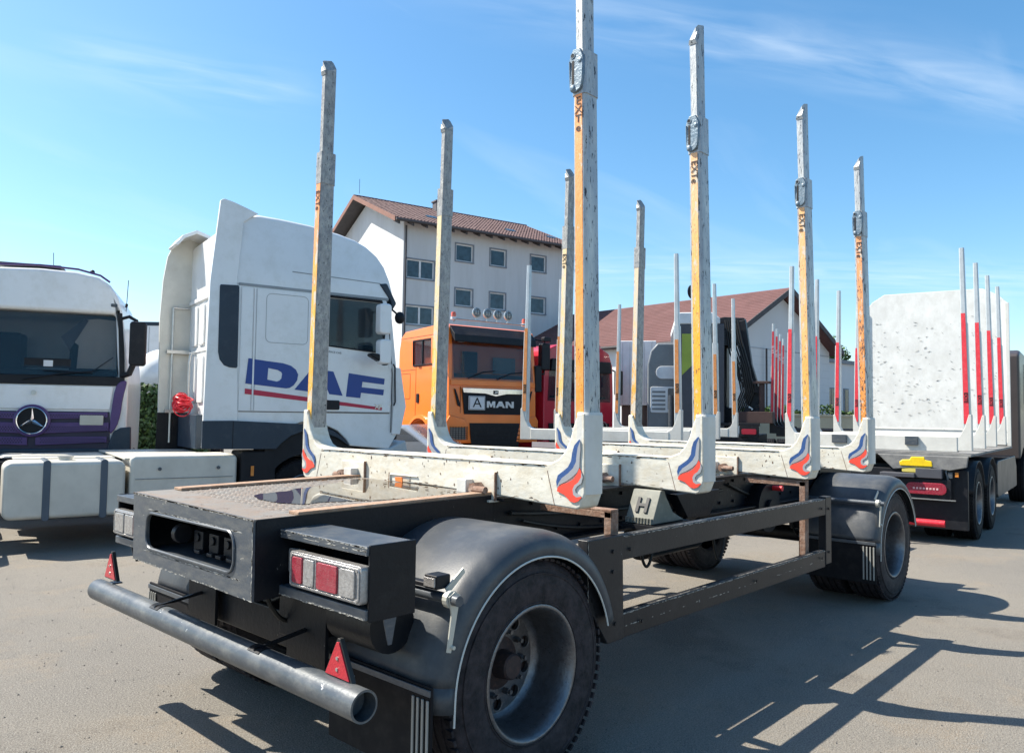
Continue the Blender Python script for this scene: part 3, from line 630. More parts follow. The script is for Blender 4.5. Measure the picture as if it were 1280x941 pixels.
def bunks():
    hb = half_bunk(); poly = [(-y, z) for y, z in hb[1:]][::-1] + hb
    poly = hb + [(-y, z) for y, z in reversed(hb[2:])]
    poly = [hb[0]] + [(-y, z) for y, z in reversed(hb[1:])][0:0] + poly[1:] if False else poly
    for bi, bx in enumerate(BX):
        e = part('bunk', T, (bx, 0, 0))
        right = hb[1:]; left = [(-y, z) for y, z in right][::-1]
        P = [(0, 1.222)] + [(-y, z) for y, z in hb[::-1]][0:0]
        P = right + [(0, 1.222)] + left[:-1]
        b = B(); b.prism(P, 'x', -.080, .066)
        b.obj('beam', cream, e, bev=.010, seg=3)
        # rounded outer cheeks
        for s in (-1, 1):
            c = B(); Q = [(-.0802, s*1.19)] + [(-.0802+.040*(1-math.cos(R(t))), s*(1.218+.040*math.sin(R(t)))) for t in range(0, 91, 10)] + [(.0662-.040*(1-math.cos(R(t))), s*(1.218+.040*math.sin(R(t)))) for t in range(90, -1, -10)] + [(.0662, s*1.19)]
            Q2 = [(u, v*.0+s*(1.15+(abs(v)-1.15)*.94)) for u, v in Q]
            c.prism(Q, 'z', 1.256, 1.640); QT = [(u*.93, s*(1.19+(abs(v)-1.19)*.93)) for u, v in Q]; c.prism(Q, 'z', 1.640, 1.654, QT)
            c.obj('pocket_cheek', pockm, e, ang=40)
            for nm, mm in (('blue', flb), ('grey', flg), ('red', flr), ('grey2', flg)):
                q = B(); q.prism([(s*y, z) for y, z in FL[nm]], 'x', -.0865, -.0835); q.obj('flame_decal', mm, e, smooth=False)
            # seam between casting and beam
            q = B(); q.prism([(s*1.003, 1.36), (s*1.006, 1.36), (s*1.056, 1.19), (s*1.053, 1.19)], 'x', -.0815, -.0795); q.obj('weld_seam', rust, e, smooth=False)
        q = B(); rnd = random.Random(bi)
        pts = [(-.083, -.98+.098*i, 1.389+rnd.uniform(-.0015, .0015)) for i in range(21)]; q.tube(pts, .0035, 5); q.obj('top_weld', cream, e)
        q = B(); rc = random.Random(40+bi)
        for i in range(150):
            mode = rc.random(); y = rc.uniform(-1.0, 1.0)
            z = 1.388-abs(rc.gauss(0, .006)) if mode < .5 else (1.222-abs(y)*.02+abs(rc.gauss(0, .008)) if mode < .75 else rc.uniform(1.24, 1.38))
            L_, H_ = (rc.uniform(.006, .030), rc.uniform(.001, .004)) if mode < .75 else (rc.uniform(.002, .006), rc.uniform(.003, .012))
            k = [(y+L_*math.cos(t)*rc.uniform(.6, 1.1), z+H_*math.sin(t)*rc.uniform(.6, 1.2)) for t in (0, .9, 1.9, 3.1, 4.1, 5.2)]
            q.add([(-.0812, u, v) for u, v in k], [tuple(range(6))])
        q.obj('paint_chip', mat('chip_dark_rust', (.10, .055, .035), .8, 0, (.30, .17, .08), .6, 30), e, smooth=False, kind='stuff')
        for yy in (-.36, .16, .80) if bi else (.15,):
            q = B(); q.box(-.088, -.080, yy-.16, yy+.10, 1.262, 1.268); q.box(-.088, -.080, yy+.094, yy+.10, 1.215, 1.262); q.obj('weld_frame', cream, e, bev=.002)
            q = B(); q.box(-.0885, -.0805, yy+.101, yy+.108, 1.20, 1.268); q.obj('rust_streak', rust, e, smooth=False)
        for y0, y1 in ((.50, .74), (-.65, -.41)):
            k = B(); k.box(-.095, -.080, y0, y0+.24, 1.185, 1.325); k.obj('clamp_plate', cream, e, bev=.004)
            k = B(); k.box(-.15, -.095, y0+.16 if y0 < 0 else y0+.06, y0+.235 if y0 < 0 else y0+.14, 1.205, 1.285); k.obj('clamp_block', pockm, e, bev=.005)
            yb = y0+.10 if y0 < 0 else y0+.17
            k = B(); k.cyl((-.10, yb, 1.24), (-.16, yb, 1.24), .034, 6); k.cyl((-.155, yb, 1.238), (-.155, yb-.095, 1.238) if y0 < 0 else (-.155, yb+.06, 1.238), .019, 10); k.cyl((-.10, yb, 1.24), (-.17, yb, 1.24), .019, 10)
            k.obj('clamp_bolt', rust, e, smooth=False)
            k = B(); k.box(-.098, -.080, y0-.006, y0-.001, 1.18, 1.33); k.obj('rust_strip', rust, e, smooth=False)
            k = B(); k.box(-.13, -.05, y0, y0+.16, 1.172, 1.184); k.obj('foot_plate', cream, e, bev=.002)
        for s in (-1, 1):
            k = B(); k.tube([(.095+.0*t, s*(1.16+.035*math.cos(R(t))), 1.30+.035*math.sin(R(t))) for t in range(0, 360, 24)], .009, 6, closed=True); k.cyl((.08, s*1.16, 1.265), (.13, s*1.16, 1.265), .012, 8)
            k.obj('lashing_ring', worn, e)
bunks()
def chips(parent, p0, p1, n, nrm, seed, size=.010, m_=None):
    rc = random.Random(seed); p0, p1, nrm = Vector(p0), Vector(p1), Vector(nrm).normalized(); d = (p1-p0); L = d.length; d.normalize(); v = nrm.cross(d); b = B()
    for i in range(n):
        c = p0+d*rc.uniform(0, L)+v*rc.uniform(-.0025, .0025)+nrm*.0009; a_, h_ = size*rc.uniform(.3, 1.8), rc.uniform(.0008, .0030)
        b.add([c-d*a_, c-d*a_*.3+v*h_, c+d*a_*.6+v*h_*.7, c+d*a_, c+d*a_*.2-v*h_, c-d*a_*.5-v*h_*.8], [tuple(range(6))])
    b.obj('edge_wear', m_ or mat('bare_edge_metal', (.42, .41, .38), .5, .2), parent, smooth=False, kind='stuff')
chips(T, (-1.0601, -.70, 1.205), (-1.0601, .47, 1.222), 90, (-1, 0, 0), 1); chips(T, (-1.0601, -.702, .90), (-1.0601, -.698, 1.20), 40, (-1, 0, 0), 2); chips(T, (-1.0601, -.70, .895), (-1.0601, .45, .908), 60, (-1, 0, 0), 3)
chips(T, (-1.0601, -.6, 1.15), (-1.0601, .3, 1.16), 60, (-1, 0, 0), 4, .02); chips(T, (-1.0601, -.6, .96), (-1.0601, .3, .965), 50, (-1, 0, 0), 5, .02)
chips(T, (-.9372, -1.27, 1.158), (-.9372, -.67, 1.158), 60, (-1, 0, 0), 6); chips(T, (-.9372, -1.27, .906), (-.9372, -.67, .906), 50, (-1, 0, 0), 7); chips(T, (-.9372, -1.27, 1.145), (-.9372, -.67, 1.145), 18, (-1, 0, 0), 8, .02)
chips(T, (.6, -1.2402, 1.024), (3.38, -1.2402, 1.024), 200, (0, -1, 0), 9, .014); chips(T, (.7, -1.2362, .634), (3.38, -1.2362, .634), 200, (0, -1, 0), 10, .014); chips(T, (.395, -1.2432, .72), (.395, -1.2432, 1.03), 30, (0, -1, 0), 11); chips(T, (.7, -1.2362, .57), (3.38, -1.2362, .57), 40, (0, -1, 0), 12, .012)
chips(T, (.6, -1.225, 1.0302), (3.38, -1.225, 1.0302), 260, (0, 0, 1), 13, .02); chips(T, (.7, -1.225, .6402), (3.38, -1.225, .6402), 260, (0, 0, 1), 14, .02)
sc_ = B(); sc_.prism([(-.035, 0), (.03, .005), (.035, .028), (-.03, .03)], 'x', -.004, .004)
so_ = sc_.obj('plastic_scrap', mat('orange_scrap', (.85, .22, .04), .5), None, bev=.001); so_.location = (.335, .13, 1.226); tag(so_, 'small orange plastic scrap lying on the wet checker plate beside the first bunk', 'scrap')

TIPS = {(-1, 0): 4.16, (-1, 1): 4.075, (-1, 2): 4.08, (-1, 3): 3.99, (1, 0): 4.17, (1, 1): 4.08, (1, 2): 4.06, (1, 3): 4.02}
BANDS = {(-1, 0): band_mat('stripe_a', (.86, .30, .035), (.86, .36, .16), 1.9, 3.1, (.80, .42, .20), .22, .22),
         (-1, 1): band_mat('stripe_b', (.90, .42, .03), (.80, .50, .32), 2.2, 3.0, (.86, .50, .18), .42, .35),
         (-1, 2): band_mat('stripe_c', (.84, .42, .07), (.82, .46, .24), 1.8, 2.6, (.80, .58, .32), .45, .40),
         (-1, 3): band_mat('stripe_d', (.84, .30, .05), (.78, .36, .18), 1.9, 3.0, (.70, .42, .25), .80, .38),
         (1, 0): band_mat('stripe_e', (.86, .46, .06), (.84, .32, .17), 2.5, 2.8, (.84, .50, .32), .30, .42),
         (1, 1): band_mat('stripe_f', (.88, .52, .04), (.66, .60, .46), 1.9, 2.6, (.74, .64, .42), .30, .50),
         (1, 2): band_mat('stripe_g', (.86, .50, .12), (.74, .60, .40), 1.9, 2.8, (.76, .64, .42), .35, .60),
         (1, 3): band_mat('stripe_h', (.84, .42, .07), (.70, .62, .50), 2.0, 2.8, (.74, .58, .38), .35, .60)}
def chsec(w_, d, c): # chamfered rectangle x half d, y half w
    return [(-d, -w_+c), (-d, w_-c), (-d+c, w_), (d-c, w_), (d, w_-c), (d, -w_+c), (d-c, -w_), (-d+c, -w_)]
def stakes():
    for bi, bx in enumerate(BX):
        for s in (-1, 1):
            e = part('stake', T, (bx, 0, 0)); lean = lambda z: s*(1.198-.040*(z-1.35)/2.1)
            z0, z1 = 1.37, 3.455
            w0, d0, w1, d1 = .045, .060, .040, .055
            def at(poly, z): return [(u, v+lean(z)) for u, v in poly]
            sm = stakem if s < 0 else stakeg
            b = B(); zs = [z0, 1.9, 2.4, 2.9, z1]
            for za, zb in zip(zs[:-1], zs[1:]):
                fa, fb = (za-z0)/(z1-z0), (zb-z0)/(z1-z0)
                b.prism(at(chsec(w0+(w1-w0)*fa, d0+(d1-d0)*fa, .014), za), 'z', za, zb, at(chsec(w0+(w1-w0)*fb, d0+(d1-d0)*fb, .014), zb))
            b.obj('outer_tube', sm, e, smooth=False)
            # stripe on the rear face
            def quad(za, zb, hw, off=.0022, th=.0015):
                fa, fb = (za-z0)/(z1-z0), (zb-z0)/(z1-z0); xa, xb = -(d0+(d1-d0)*fa)-off, -(d0+(d1-d0)*fb)-off
                return [(xa, lean(za)-hw, za), (xa, lean(za)+hw, za), (xb, lean(zb)+hw*.95, zb), (xb, lean(zb)-hw*.95, zb)], [(xa+th, lean(za)-hw, za), (xa+th, lean(za)+hw, za), (xb+th, lean(zb)+hw*.95, zb), (xb+th, lean(zb)-hw*.95, zb)]
            ztop = 3.27 if s < 0 else 3.40
            A, C_ = quad(1.40, ztop, .0235 if s < 0 else .027); q = B(); q.add(A+C_, [(0, 1, 2, 3), (7, 6, 5, 4), (0, 4, 5, 1), (1, 5, 6, 2), (2, 6, 7, 3), (3, 7, 4, 0)]); q.obj('painted_stripe', BANDS[(s, bi)], e, smooth=False)
            # inner extension with slanted tip
            zt = TIPS[(s, bi)]; sec = chsec(.030, .046, .012); b = B()
            n = len(sec); L = at(sec, z1-.1); za = z1-.1
            vs = [(u, v, za) for u, v in L]
            for u, v in at(sec, zt):
                t = (v-lean(zt))*s/.030; vs.append((u, v, zt-.045*(1-t) - (.02 if u < 0 else 0)))
            b.add(vs, [tuple(range(n))[::-1], tuple(range(n, 2*n))]+[(i, (i+1) % n, (i+1) % n+n, i+n) for i in range(n)]); y_ = lean(zt); b.add([(-.049, y_-.028, zt-.14), (-.049, y_+.028, zt-.14), (-.046, y_+.028, zt-.065 if s > 0 else zt-.11), (-.046, y_-.028, zt-.11 if s > 0 else zt-.065), (-.058, y_-.020, zt-.112), (-.058, y_+.020, zt-.112)], [(0, 1, 5, 4), (1, 2, 5), (2, 3, 4, 5), (3, 0, 4)]); b.obj('extension', sm, e, smooth=False)
            b = B(); pc = chsec(.045, .059, .014); b.prism(at(pc, 3.25), 'z', 3.25, 3.475, at(pc, 3.47)); b.obj('collar', sm, e, smooth=False)
            if s < 0:   # cast latch
                k = B(); yy = lean(3.37); k.prism(smoothpoly([(yy-.040, 3.478), (yy+.044, 3.478), (yy+.046, 3.30), (yy+.034, 3.255), (yy-.018, 3.262), (yy-.038, 3.30)], 1), 'x', -.074, -.050)
                lo = k.obj('latch', latchm, e, bev=.004)
                k = B(); k.tube([(-.074, yy+.022+.013*math.cos(R(t)), 3.446+.013*math.sin(R(t))) for t in range(0, 360, 30)], .004, 6, closed=True); k.tube([(-.070, yy+.040, 3.30), (-.078, yy+.040, 3.42)], .004, 5)
                k.sphere((-.070, yy-.022, 3.415), .015, 8, (.6, 1, 1.2)); k.sphere((-.072, yy+.022, 3.28), .018, 8, (.6, 1, 1.1)); k.obj('latch_lever', latchm, e)
                k = B(); k.box(-.0755, -.073, yy+.014, yy+.028, 3.30, 3.42); k.cyl((-.0755, yy+.022, 3.446), (-.074, yy+.022, 3.446), .009, 10); k.obj('latch_slot', dark, e, smooth=False)
            # EXTe lettering
            dk = mat('letter_black', (.03, .025, .03), .6, 0, (.4, .25, .15), .35, 30)
            if s < 0 and bi == 0: text('E\nX\nT\ne', e, dk, (-.060, lean(3.15), 3.145), (0, -1, 0), (0, 0, 1), .056, spacing=.82, bold=0, ext=.0006, sx=1.2)
            elif s < 0 or bi in (0, 2): text('EXTe', e, dk, (-.0605, lean(3.15), 3.13), (0, 0, -1), (0, -1, 0), .062, bold=0, ext=.0006)
stakes()
# wheel chock on the main trailer
ck = thing('wheel_chock', 'grey green wedge wheel chock marked H under the second bunk', 'wheel chock', (1.42, -.86, .985), 0)
b = B(); b.prism([(-.02, 0), (.36, 0), (.22, .06), (.14, .16), (.12, .20), (.08, .20)], 'y', -.10, .10); b.obj('wedge', chockm, ck, bev=.006)
b = B(); M_ = Vector((.10, 0, .20)).normalized()
for k in range(9): yy = -.088+.022*k; b.box(-.022, .004, yy-.004, yy+.004, .002, .035)
b.obj('grip_rib', chockm, ck, smooth=False)
text('H', ck, mat('chock_letter', (.05, .05, .05), .6), (.026, 0, .105), (0, -1, 0), (.45, 0, .9), .13, bold=.004, ext=.004)
B().box(-.05, .40, -.115, .115, -.03, -.003).obj('chock_shelf', blackr, T).location = (1.42, -.86, .985)

# ================================================================== helpers for lorries
def chassis(t, x0, x1, y, z0, z1, hw=.42):
    for s in (-1, 1): B().box(x0, x1, y+s*hw-.04, y+s*hw+.04, z0, z1).obj('chassis_rail', darkp, t, bev=.005)
    b = B()
    for i in range(int((x1-x0)/1.2)+1): x = x0+.3+i*1.2; b.box(x, x+.1, y-hw+.04, y+hw-.04, z0+.03, z1-.03)
    b.obj('cross_member', darkp, t, smooth=False)
def fix(mesh_o, pts): pass

# ================================================================== WHITE TRACTOR (side view)
D = thing('white_tractor_unit', 'white high roof tractor unit with dark blue DAF lettering on its door', 'truck', (1.867, 5.944, 0), -12)
def daf():
    W = 2.5
    body = [(.36, 1.15), (.36, 3.29), (2.50, 3.29), (2.60, 3.0), (2.68, 2.37), (2.76, 1.74), (2.72, 1.34), (2.59, 1.12), (1.99, 1.17), (1.93, 1.26), (1.80, 1.38), (1.60, 1.47), (1.30, 1.50), (1.05, 1.42), (.88, 1.30), (.80, 1.15)]
    o = B().prism(body, 'y', 0, W).obj('cab_shell', whitep, D, bev=.03, seg=3)
    cut(o, B().prism([(1.60, 2.56), (1.61, 3.24), (2.42, 3.24), (2.50, 3.0), (2.46, 2.50)], 'y', -.1, .55))
    cut(o, B().box(.5, 2.4, .5, 2.0, 2.3, 3.2).box(1.3, 2.42, .12, 2.38, 2.0, 3.24))
    roof = [(.36, 3.293), (.36, 4.14), (.50, 4.22), (.65, 4.255), (.93, 4.25), (1.34, 4.225), (1.76, 4.165), (2.0, 4.11), (2.18, 4.035), (2.34, 3.92), (2.46, 3.77), (2.55, 3.57), (2.61, 3.35), (2.56, 3.293)]
    # roof lofted across width with rounded shoulders
    b = B(); secs = [(0.0, .72), (.015, .84), (.05, .92), (.12, .98), (.25, 1.0), (1.25, 1.01), (2.25, 1.0), (2.38, .98), (2.45, .92), (2.485, .84), (2.5, .72)]
    vs = []; n = len(roof)
    for yy, k in secs:
        for a, z in roof:
            kz = 3.293+(z-3.293)*(.70+.30*k) if z > 3.3 else z
            vs.append((a-(.05*(1-k) if a > 1.9 else 0), yy, kz))
    fs = [(i*n+j, i*n+(j+1) % n, (i+1)*n+(j+1) % n, (i+1)*n+j) for i in range(len(secs)-1) for j in range(n)]
    fs += [tuple(range(n))[::-1], tuple(range((len(secs)-1)*n, len(secs)*n))]
    b.add(vs, fs).obj('roof', whitep, D, ang=50)
    B().prism([(.40, 3.268), (2.53, 3.268), (2.53, 3.305), (.40, 3.305)], 'y', -.006, .02).obj('roof_seam', mat('seam_grey', (.30, .32, .33), .5), D, smooth=False)
    b = B(); b.prism([(1.1, 3.52), (2.40, 3.50), (2.40, 3.512), (1.1, 3.535)], 'y', -.003, .03).obj('roof_crease', mat('seam_grey', (.3, .3, .3)), D, smooth=False)
    # visor
    B().prism([(2.38, 3.50), (2.50, 3.52), (2.66, 3.24), (2.60, 3.14), (2.56, 3.27)], 'y', -.02, W+.02).obj('sun_visor', sillm, D, bev=.02)
    # side fairings near and far
    near = [(0, 1.165), (.036, 3.29), (.134, 4.34), (.18, 4.365), (.30, 4.34), (.46, 4.29), (.62, 4.235), (.52, 4.17), (.43, 4.09), (.372, 3.30), (.43, 1.50), (.43, 1.165)]
    B().prism(near, 'y', -.025, .03).obj('side_fairing', whitep, D, bev=.01)
    far = [(-.05, 1.09), (-.08, 3.0), (-.05, 3.62), (.0, 3.98), (.10, 4.22), (.30, 4.34), (.60, 4.24), (.42, 4.09), (.40, 3.3), (.43, 1.09)]
    B().prism(far, 'y', W-.04, W+.01).obj('side_fairing', mat('cream_fairing', (.66, .64, .57), .5, 0, (.50, .47, .40), .4, 3), D, bev=.01)
    B().prism([(-.08, 1.02), (-.07, 1.60), (.43, 1.60), (.43, 1.02)], 'y', W-.055, W-.041).obj('fairing_skirt', darkp, D, bev=.004)
    B().prism([(.0, 4.10), (.10, 4.24), (.30, 4.345), (.62, 4.245), (.60, 4.20), (.30, 4.29), (.13, 4.20), (.04, 4.08)], 'y', W-.55, W-.04).obj('roof_fairing', whitep, D, bev=.006)
    # side grille window
    B().prism([(.165, 3.25), (.385, 3.262), (.398, 3.24), (.405, 2.21), (.39, 2.19), (.30, 2.195), (.235, 2.22), (.18, 2.29), (.158, 2.39), (.155, 3.23)], 'y', -.034, -.022).obj('fairing_grille', sillm, D, bev=.004)
    # sill
    sill = [(-.005, 1.16), (-.005, 1.51), (.37, 1.515), (1.32, 1.475), (1.55, 1.44), (1.72, 1.387), (1.85, 1.30), (1.965, 1.19), (1.93, 1.19), (1.80, 1.28), (1.6, 1.36), (1.30, 1.38), (1.13, 1.32), (1.0, 1.22), (.93, 1.145), (.38, 1.15)]
    B().prism(sill, 'y', -.045, -.001).obj('lower_skirt', sillm, D, bev=.006)
    B().box(.366, .374, -.048, -.044, 1.16, 1.51).obj('skirt_joint', dark, D, smooth=False)
    B().prism([(.80, 1.15), (.93, 1.147), (1.0, 1.222), (1.13, 1.322), (1.30, 1.382), (1.6, 1.362), (1.80, 1.282), (1.93, 1.192), (2.0, 1.16), (2.02, .9)]+[(1.36+.57*math.cos(R(t)), .5+.57*math.sin(R(t))) for t in range(20, 165, 8)]+[(.80, .9)], 'y', .004, .5).obj('wheel_arch', dark, D, smooth=False)
    # door and panels
    dr = B().prism([(.636, 1.641), (2.590, 1.641), (2.60, 2.2), (2.56, 2.6), (2.50, 3.255), (.636, 3.255)], 'y', -.014, -.001).obj('side_panel', whitep, D, bev=.004)
    cut(dr, B().prism([(1.60, 2.56), (1.61, 3.22), (2.42, 3.22), (2.49, 3.0), (2.45, 2.50)], 'y', -.2, .2))
    B().prism([(.436, 1.641), (.590, 1.641), (.590, 3.255), (.436, 3.255)], 'y', -.010, -.001).obj('side_panel', whitep, D, bev=.004)
    B().box(.600, .622, -.0195, -.001, 1.65, 3.25).obj('door_strip', whitep, D, bev=.003)
    pl = B(); pl.tube([(u, -.015, v) for u, v in rrect(.76, 1.33, 2.55, 3.20, .07)], .004, 5, closed=True); pl.obj('locker_seam', mat('seam_pale', (.42, .43, .43), .5), D)
    jb = B(); jb.box(1.585, 1.592, -.016, -.012, 1.65, 3.25); jb.box(.44, 2.58, -.006, -.0005, 1.628, 1.640); jb.obj('door_joint', mat('seam_dark', (.15, .16, .17), .5), D, smooth=False)
    # side window with interior
    B().prism([(1.60, 2.56), (1.61, 3.235), (2.415, 3.235), (2.49, 3.0), (2.455, 2.50)], 'y', .004, .010).obj('side_window', glass, D, smooth=False)
    fr = B(); fr.tube([(u, -.016, v) for u, v in [(1.60, 2.56), (1.61, 3.235), (2.415, 3.235), (2.49, 3.0), (2.455, 2.50)]], .014, 6, closed=True); fr.obj('window_frame', darkp, D)
    s_ = B(); s_.box(1.35, 1.75, .25, .75, 2.2, 2.95); s_.box(1.35, 1.75, 1.75, 2.25, 2.2, 2.95); s_.box(2.25, 2.42, .2, 2.3, 2.2, 2.62); s_.obj('seat', dark, D, bev=.04)
    B().prism([(1.95, 2.56), (2.42, 2.56), (2.42, 2.75), (2.05, 2.70)], 'y', .9, 1.6).obj('dashboard', tint, D, bev=.01)  # pale colour stands for daylight seen through the far glass
    # windscreen across the front
    B().prism([(2.60, 3.08), (2.69, 2.30), (2.70, 2.30), (2.61, 3.08)], 'y', .12, W-.12).obj('windscreen', glass, D, smooth=False)
    B().box(2.70, 2.80, .15, W-.15, 1.25, 2.1).obj('front_grille', darkp, D, bev=.03)
    B().prism([(2.66, 2.30), (2.74, 2.30), (2.84, 1.74), (2.75, 1.33), (2.62, 1.33)], 'y', -.03, .03).obj('corner_deflector', whitep, D, bev=.012)
    B().prism([(2.35, .45), (2.35, 1.12), (2.60, 1.14), (2.86, 1.25), (2.92, .95), (2.9, .4)], 'y', -.01, W+.01).obj('front_bumper', mat('bumper_grey_white', (.5, .52, .52), .4), D, bev=.03)
    # lettering (tilted like on the cab)
    def dec(P, m_=blue): B().prism(P, 'y', -.0175, -.0145).obj('door_lettering', m_, D, smooth=False)
    dD = B(); outer = [(.545, 2.326), (.80, 2.30), (1.0, 2.284), (1.11, 2.255), (1.18, 2.205), (1.213, 2.14), (1.20, 2.06), (1.154, 1.993), (1.10, 1.957), (1.051, 1.949), (.515, 1.996)]
    inner = [(.807, 2.21), (.93, 2.19), (.98, 2.165), (.993, 2.141), (.985, 2.08), (.96, 2.05), (.924, 2.036), (.798, 2.058)]
    bm = bmesh.new(); ed = []
    for P in (outer, inner):
        vs = [bm.verts.new((a, -.016, z)) for a, z in P]; ed += [bm.edges.new((vs[i], vs[(i+1) % len(vs)])) for i in range(len(vs))]
    bmesh.ops.triangle_fill(bm, edges=ed, use_beauty=True); ix = {v: i for i, v in enumerate(bm.verts)}
    dD.add([v.co for v in bm.verts], [[ix[v] for v in f.verts] for f in bm.faces]); bm.free(); dD.obj('door_lettering', blue, D, smooth=False, solid=.003)
    dec([(1.166, 1.936), (1.403, 2.231), (1.711, 2.203), (1.855, 1.871), (1.66, 1.888), (1.63, 1.95), (1.47, 1.965), (1.42, 1.91)])
    dec([(1.938, 2.191), (2.493, 2.133), (2.483, 2.048), (2.149, 2.076), (2.139, 2.0), (2.485, 1.975), (2.474, 1.893), (2.130, 1.921), (2.12, 1.845), (1.905, 1.861)])
    dec([(.512, 1.932), (2.462, 1.717), (2.456, 1.677), (.51, 1.862)], redp)
    text('XF', D, mat('badge_chrome', (.5, .5, .5), .25, .8), (2.40, -.02, 1.725), (1, 0, -.07), (0, 0, 1), .09, bold=.003)
    text('SPACE CAB', D, mat('badge_dark', (.2, .22, .24), .5), (1.72, -.017, 2.47), (1, 0, -.05), (0, 0, 1), .04)
    B().prism(rrect(1.585, 1.81, 1.675, 1.805, .02), 'y', -.03, -.012).obj('door_handle', darkp, D, bev=.005)
    gh = B(); gh.tube([(2.64, -.03, 1.75), (2.645, -.06, 1.80), (2.63, -.06, 2.30), (2.62, -.03, 2.35)], .012, 6); gh.tube([(2.605, -.016, 1.36), (2.612, -.016, 2.2), (2.57, -.016, 2.62), (2.51, -.016, 3.26)], .006, 5); gh.tube([(1.3, -.013, 1.646), (2.59, -.013, 1.646)], .004, 4); gh.obj('door_seal', darkp, D)
    hg = B(); [hg.box(2.55, 2.60, -.022, -.012, z, z+.07) for z in (1.75, 2.28)]; hg.obj('door_hinge', whitep, D, bev=.003)
    tr = B(); tr.tube([(1.60, -.015, 3.245), (2.42, -.015, 3.245), (2.52, -.015, 2.98)], .02, 6); tr.obj('window_trim', darkp, D)
    # mirrors
    for s, yy in ((1, -.30), (-1, W+.30)):
        mi = part('mirror', D)
        ya, yb = yy-.09, yy+.09
        B().prism(rrect(2.23, 2.41, 2.74, 3.17, .05), 'y', ya, yb).obj('mirror_shell', whitep, mi, bev=.03)
        B().prism(rrect(2.24, 2.42, 2.32, 2.67, .05), 'y', ya, yb).obj('mirror_shell', whitep, mi, bev=.03)
        B().prism([(2.10, 2.43), (2.36, 2.30), (2.42, 2.36), (2.42, 2.44), (2.12, 2.47)], 'y', ya+.02, yb-.02).obj('mirror_shell', darkp, mi, bev=.02)
        a_ = B(); a_.cyl((2.33, yy, 3.10), (2.48, yy*.0+(0 if s > 0 else W), 3.12), .016, 8); a_.cyl((2.33, yy, 2.40), (2.50, (0 if s > 0 else W), 2.40), .016, 8); a_.obj('mirror_arm', darkp, mi)
    B().obj  # noqa
    q = B(); q.sphere((2.66, -.12, 3.02), .09, 10, (.8, .9, 1)); q.cyl((2.66, -.1, 3.05), (2.55, .05, 3.2), .014, 8); q.obj('front_mirror', darkp, D)
    # rear wall details
    r_ = B()
    for i in range(5): y = .25+i*.42; r_.prism(rrect(y, y+.30, 1.75, 2.45, .05), 'x', .335, .36); r_.prism(rrect(y, y+.30, 2.6, 3.2, .05), 'x', .335, .36)
    r_.box(.33, .36, .06, 2.44, 3.25, 3.31); r_.box(.345, .36, .06, 2.44, 2.50, 2.53); r_.obj('rear_panel', whitep, D, bev=.008)
    p_ = B(); p_.cyl((.10, W-.10, 1.15), (.10, W-.10, 3.20), .018, 10); p_.cyl((.10, W-.10, 3.20), (.33, W-.10, 3.20), .018, 10)
    for z in (1.60, 2.50): p_.box(.02, .36, W-.14, W-.05, z, z+.05)
    p_.tube([(.34, W-.5, 2.5), (.28, W-.5, 2.48), (.26, W-.5, 2.35), (.26, W-.5, 1.75), (.30, W-.52, 1.66)], .02, 8); p_.obj('rear_pipework', steel, D)
    cq = B(); rc = random.Random(6)
    for i in range(26):
        t = R(i*180/26+rc.uniform(-4, 4)); n_ = Vector((.25*math.sin(i), math.cos(t), math.sin(t))).normalized(); u = n_.orthogonal().normalized(); v = n_.cross(u); c0 = Vector((.14, 1.83, 1.74))+Vector((rc.uniform(-.03, .03), rc.uniform(-.06, .06), rc.uniform(-.08, .08)))
        rr = rc.uniform(.07, .13); cq.tube([c0+u*rr*math.cos(R(a))*1.0+v*rr*math.sin(R(a))*1.0 for a in range(0, 360, 20)], .0085, 5, closed=True)
    cq.obj('coiled_air_line', coilr, D)
    k_ = B(); k_.box(.20, .34, 1.2, 2.3, 1.1, 1.58); k_.obj('rear_equipment', sillm, D, bev=.01)
    # chassis, deck, tanks
    chassis(D, -4.2, 2.3, 1.25, .72, 1.0)
    dk_ = B(); dk_.box(-.85, .30, .10, 2.35, 1.035, 1.055); dk_.box(-1.95, -.87, .68, 1.1, 1.02, 1.04); dk_.obj('deck_plate', tank_m, D, bev=.004)
    B().prism(rrect(-2.07, -.84, .39, 1.035, .09), 'y', .02, .62).obj('fuel_tank', tank_m, D, bev=.05, seg=4)
    for a in (-1.69, -1.11): B().prism(rrect(a, a+.075, .37, 1.05, .03), 'y', .008, .64).obj('tank_strap', strapm, D, bev=.008)
    c_ = B(); c_.cyl((-1.45, .28, 1.03), (-1.45, .28, 1.07), .07, 16); c_.cyl((-1.45, .28, 1.07), (-1.45, .28, 1.085), .085, 16); c_.obj('tank_cap', steel, D)
    B().prism(rrect(-2.07, -.2, .40, 1.02, .09), 'y', 1.86, 2.46).obj('fuel_tank', tank_m, D, bev=.05)
    B().box(-1.9, .5, .70, 1.8, .45, .9).obj('added_dark_block', dark, D, bev=.03)  # block added between the tanks to darken the space under the chassis
    B().prism(rrect(-.80, .46, .40, 1.085, .07), 'y', .02, .66).obj('battery_box', tank_m, D, bev=.05, seg=4)
    B().box(-.74, .40, .012, .021, .80, .806).obj('box_joint', mat('seam_dark', (.15, .16, .17), .5), D)
    q = B(); [q.cyl((x, .025, .92), (x, .005, .92), .022, 10) for x in (-.47, .22)]; q.obj('box_latch', worn, D)
    B().box(.62, .66, -.02, .0, .80, .93).obj('side_marker', amber, D, bev=.004)
    B().box(.50, .95, .0, .5, .45, 1.12).obj('wheel_shield', dark, D, bev=.03)
    for a in (1.36, -2.95):
        for s in (-1, 1): wheel(D, (a, 1.25+s*1.22, .5), s, deep=(a < 0), twin=(a < 0), tm=rubberg)
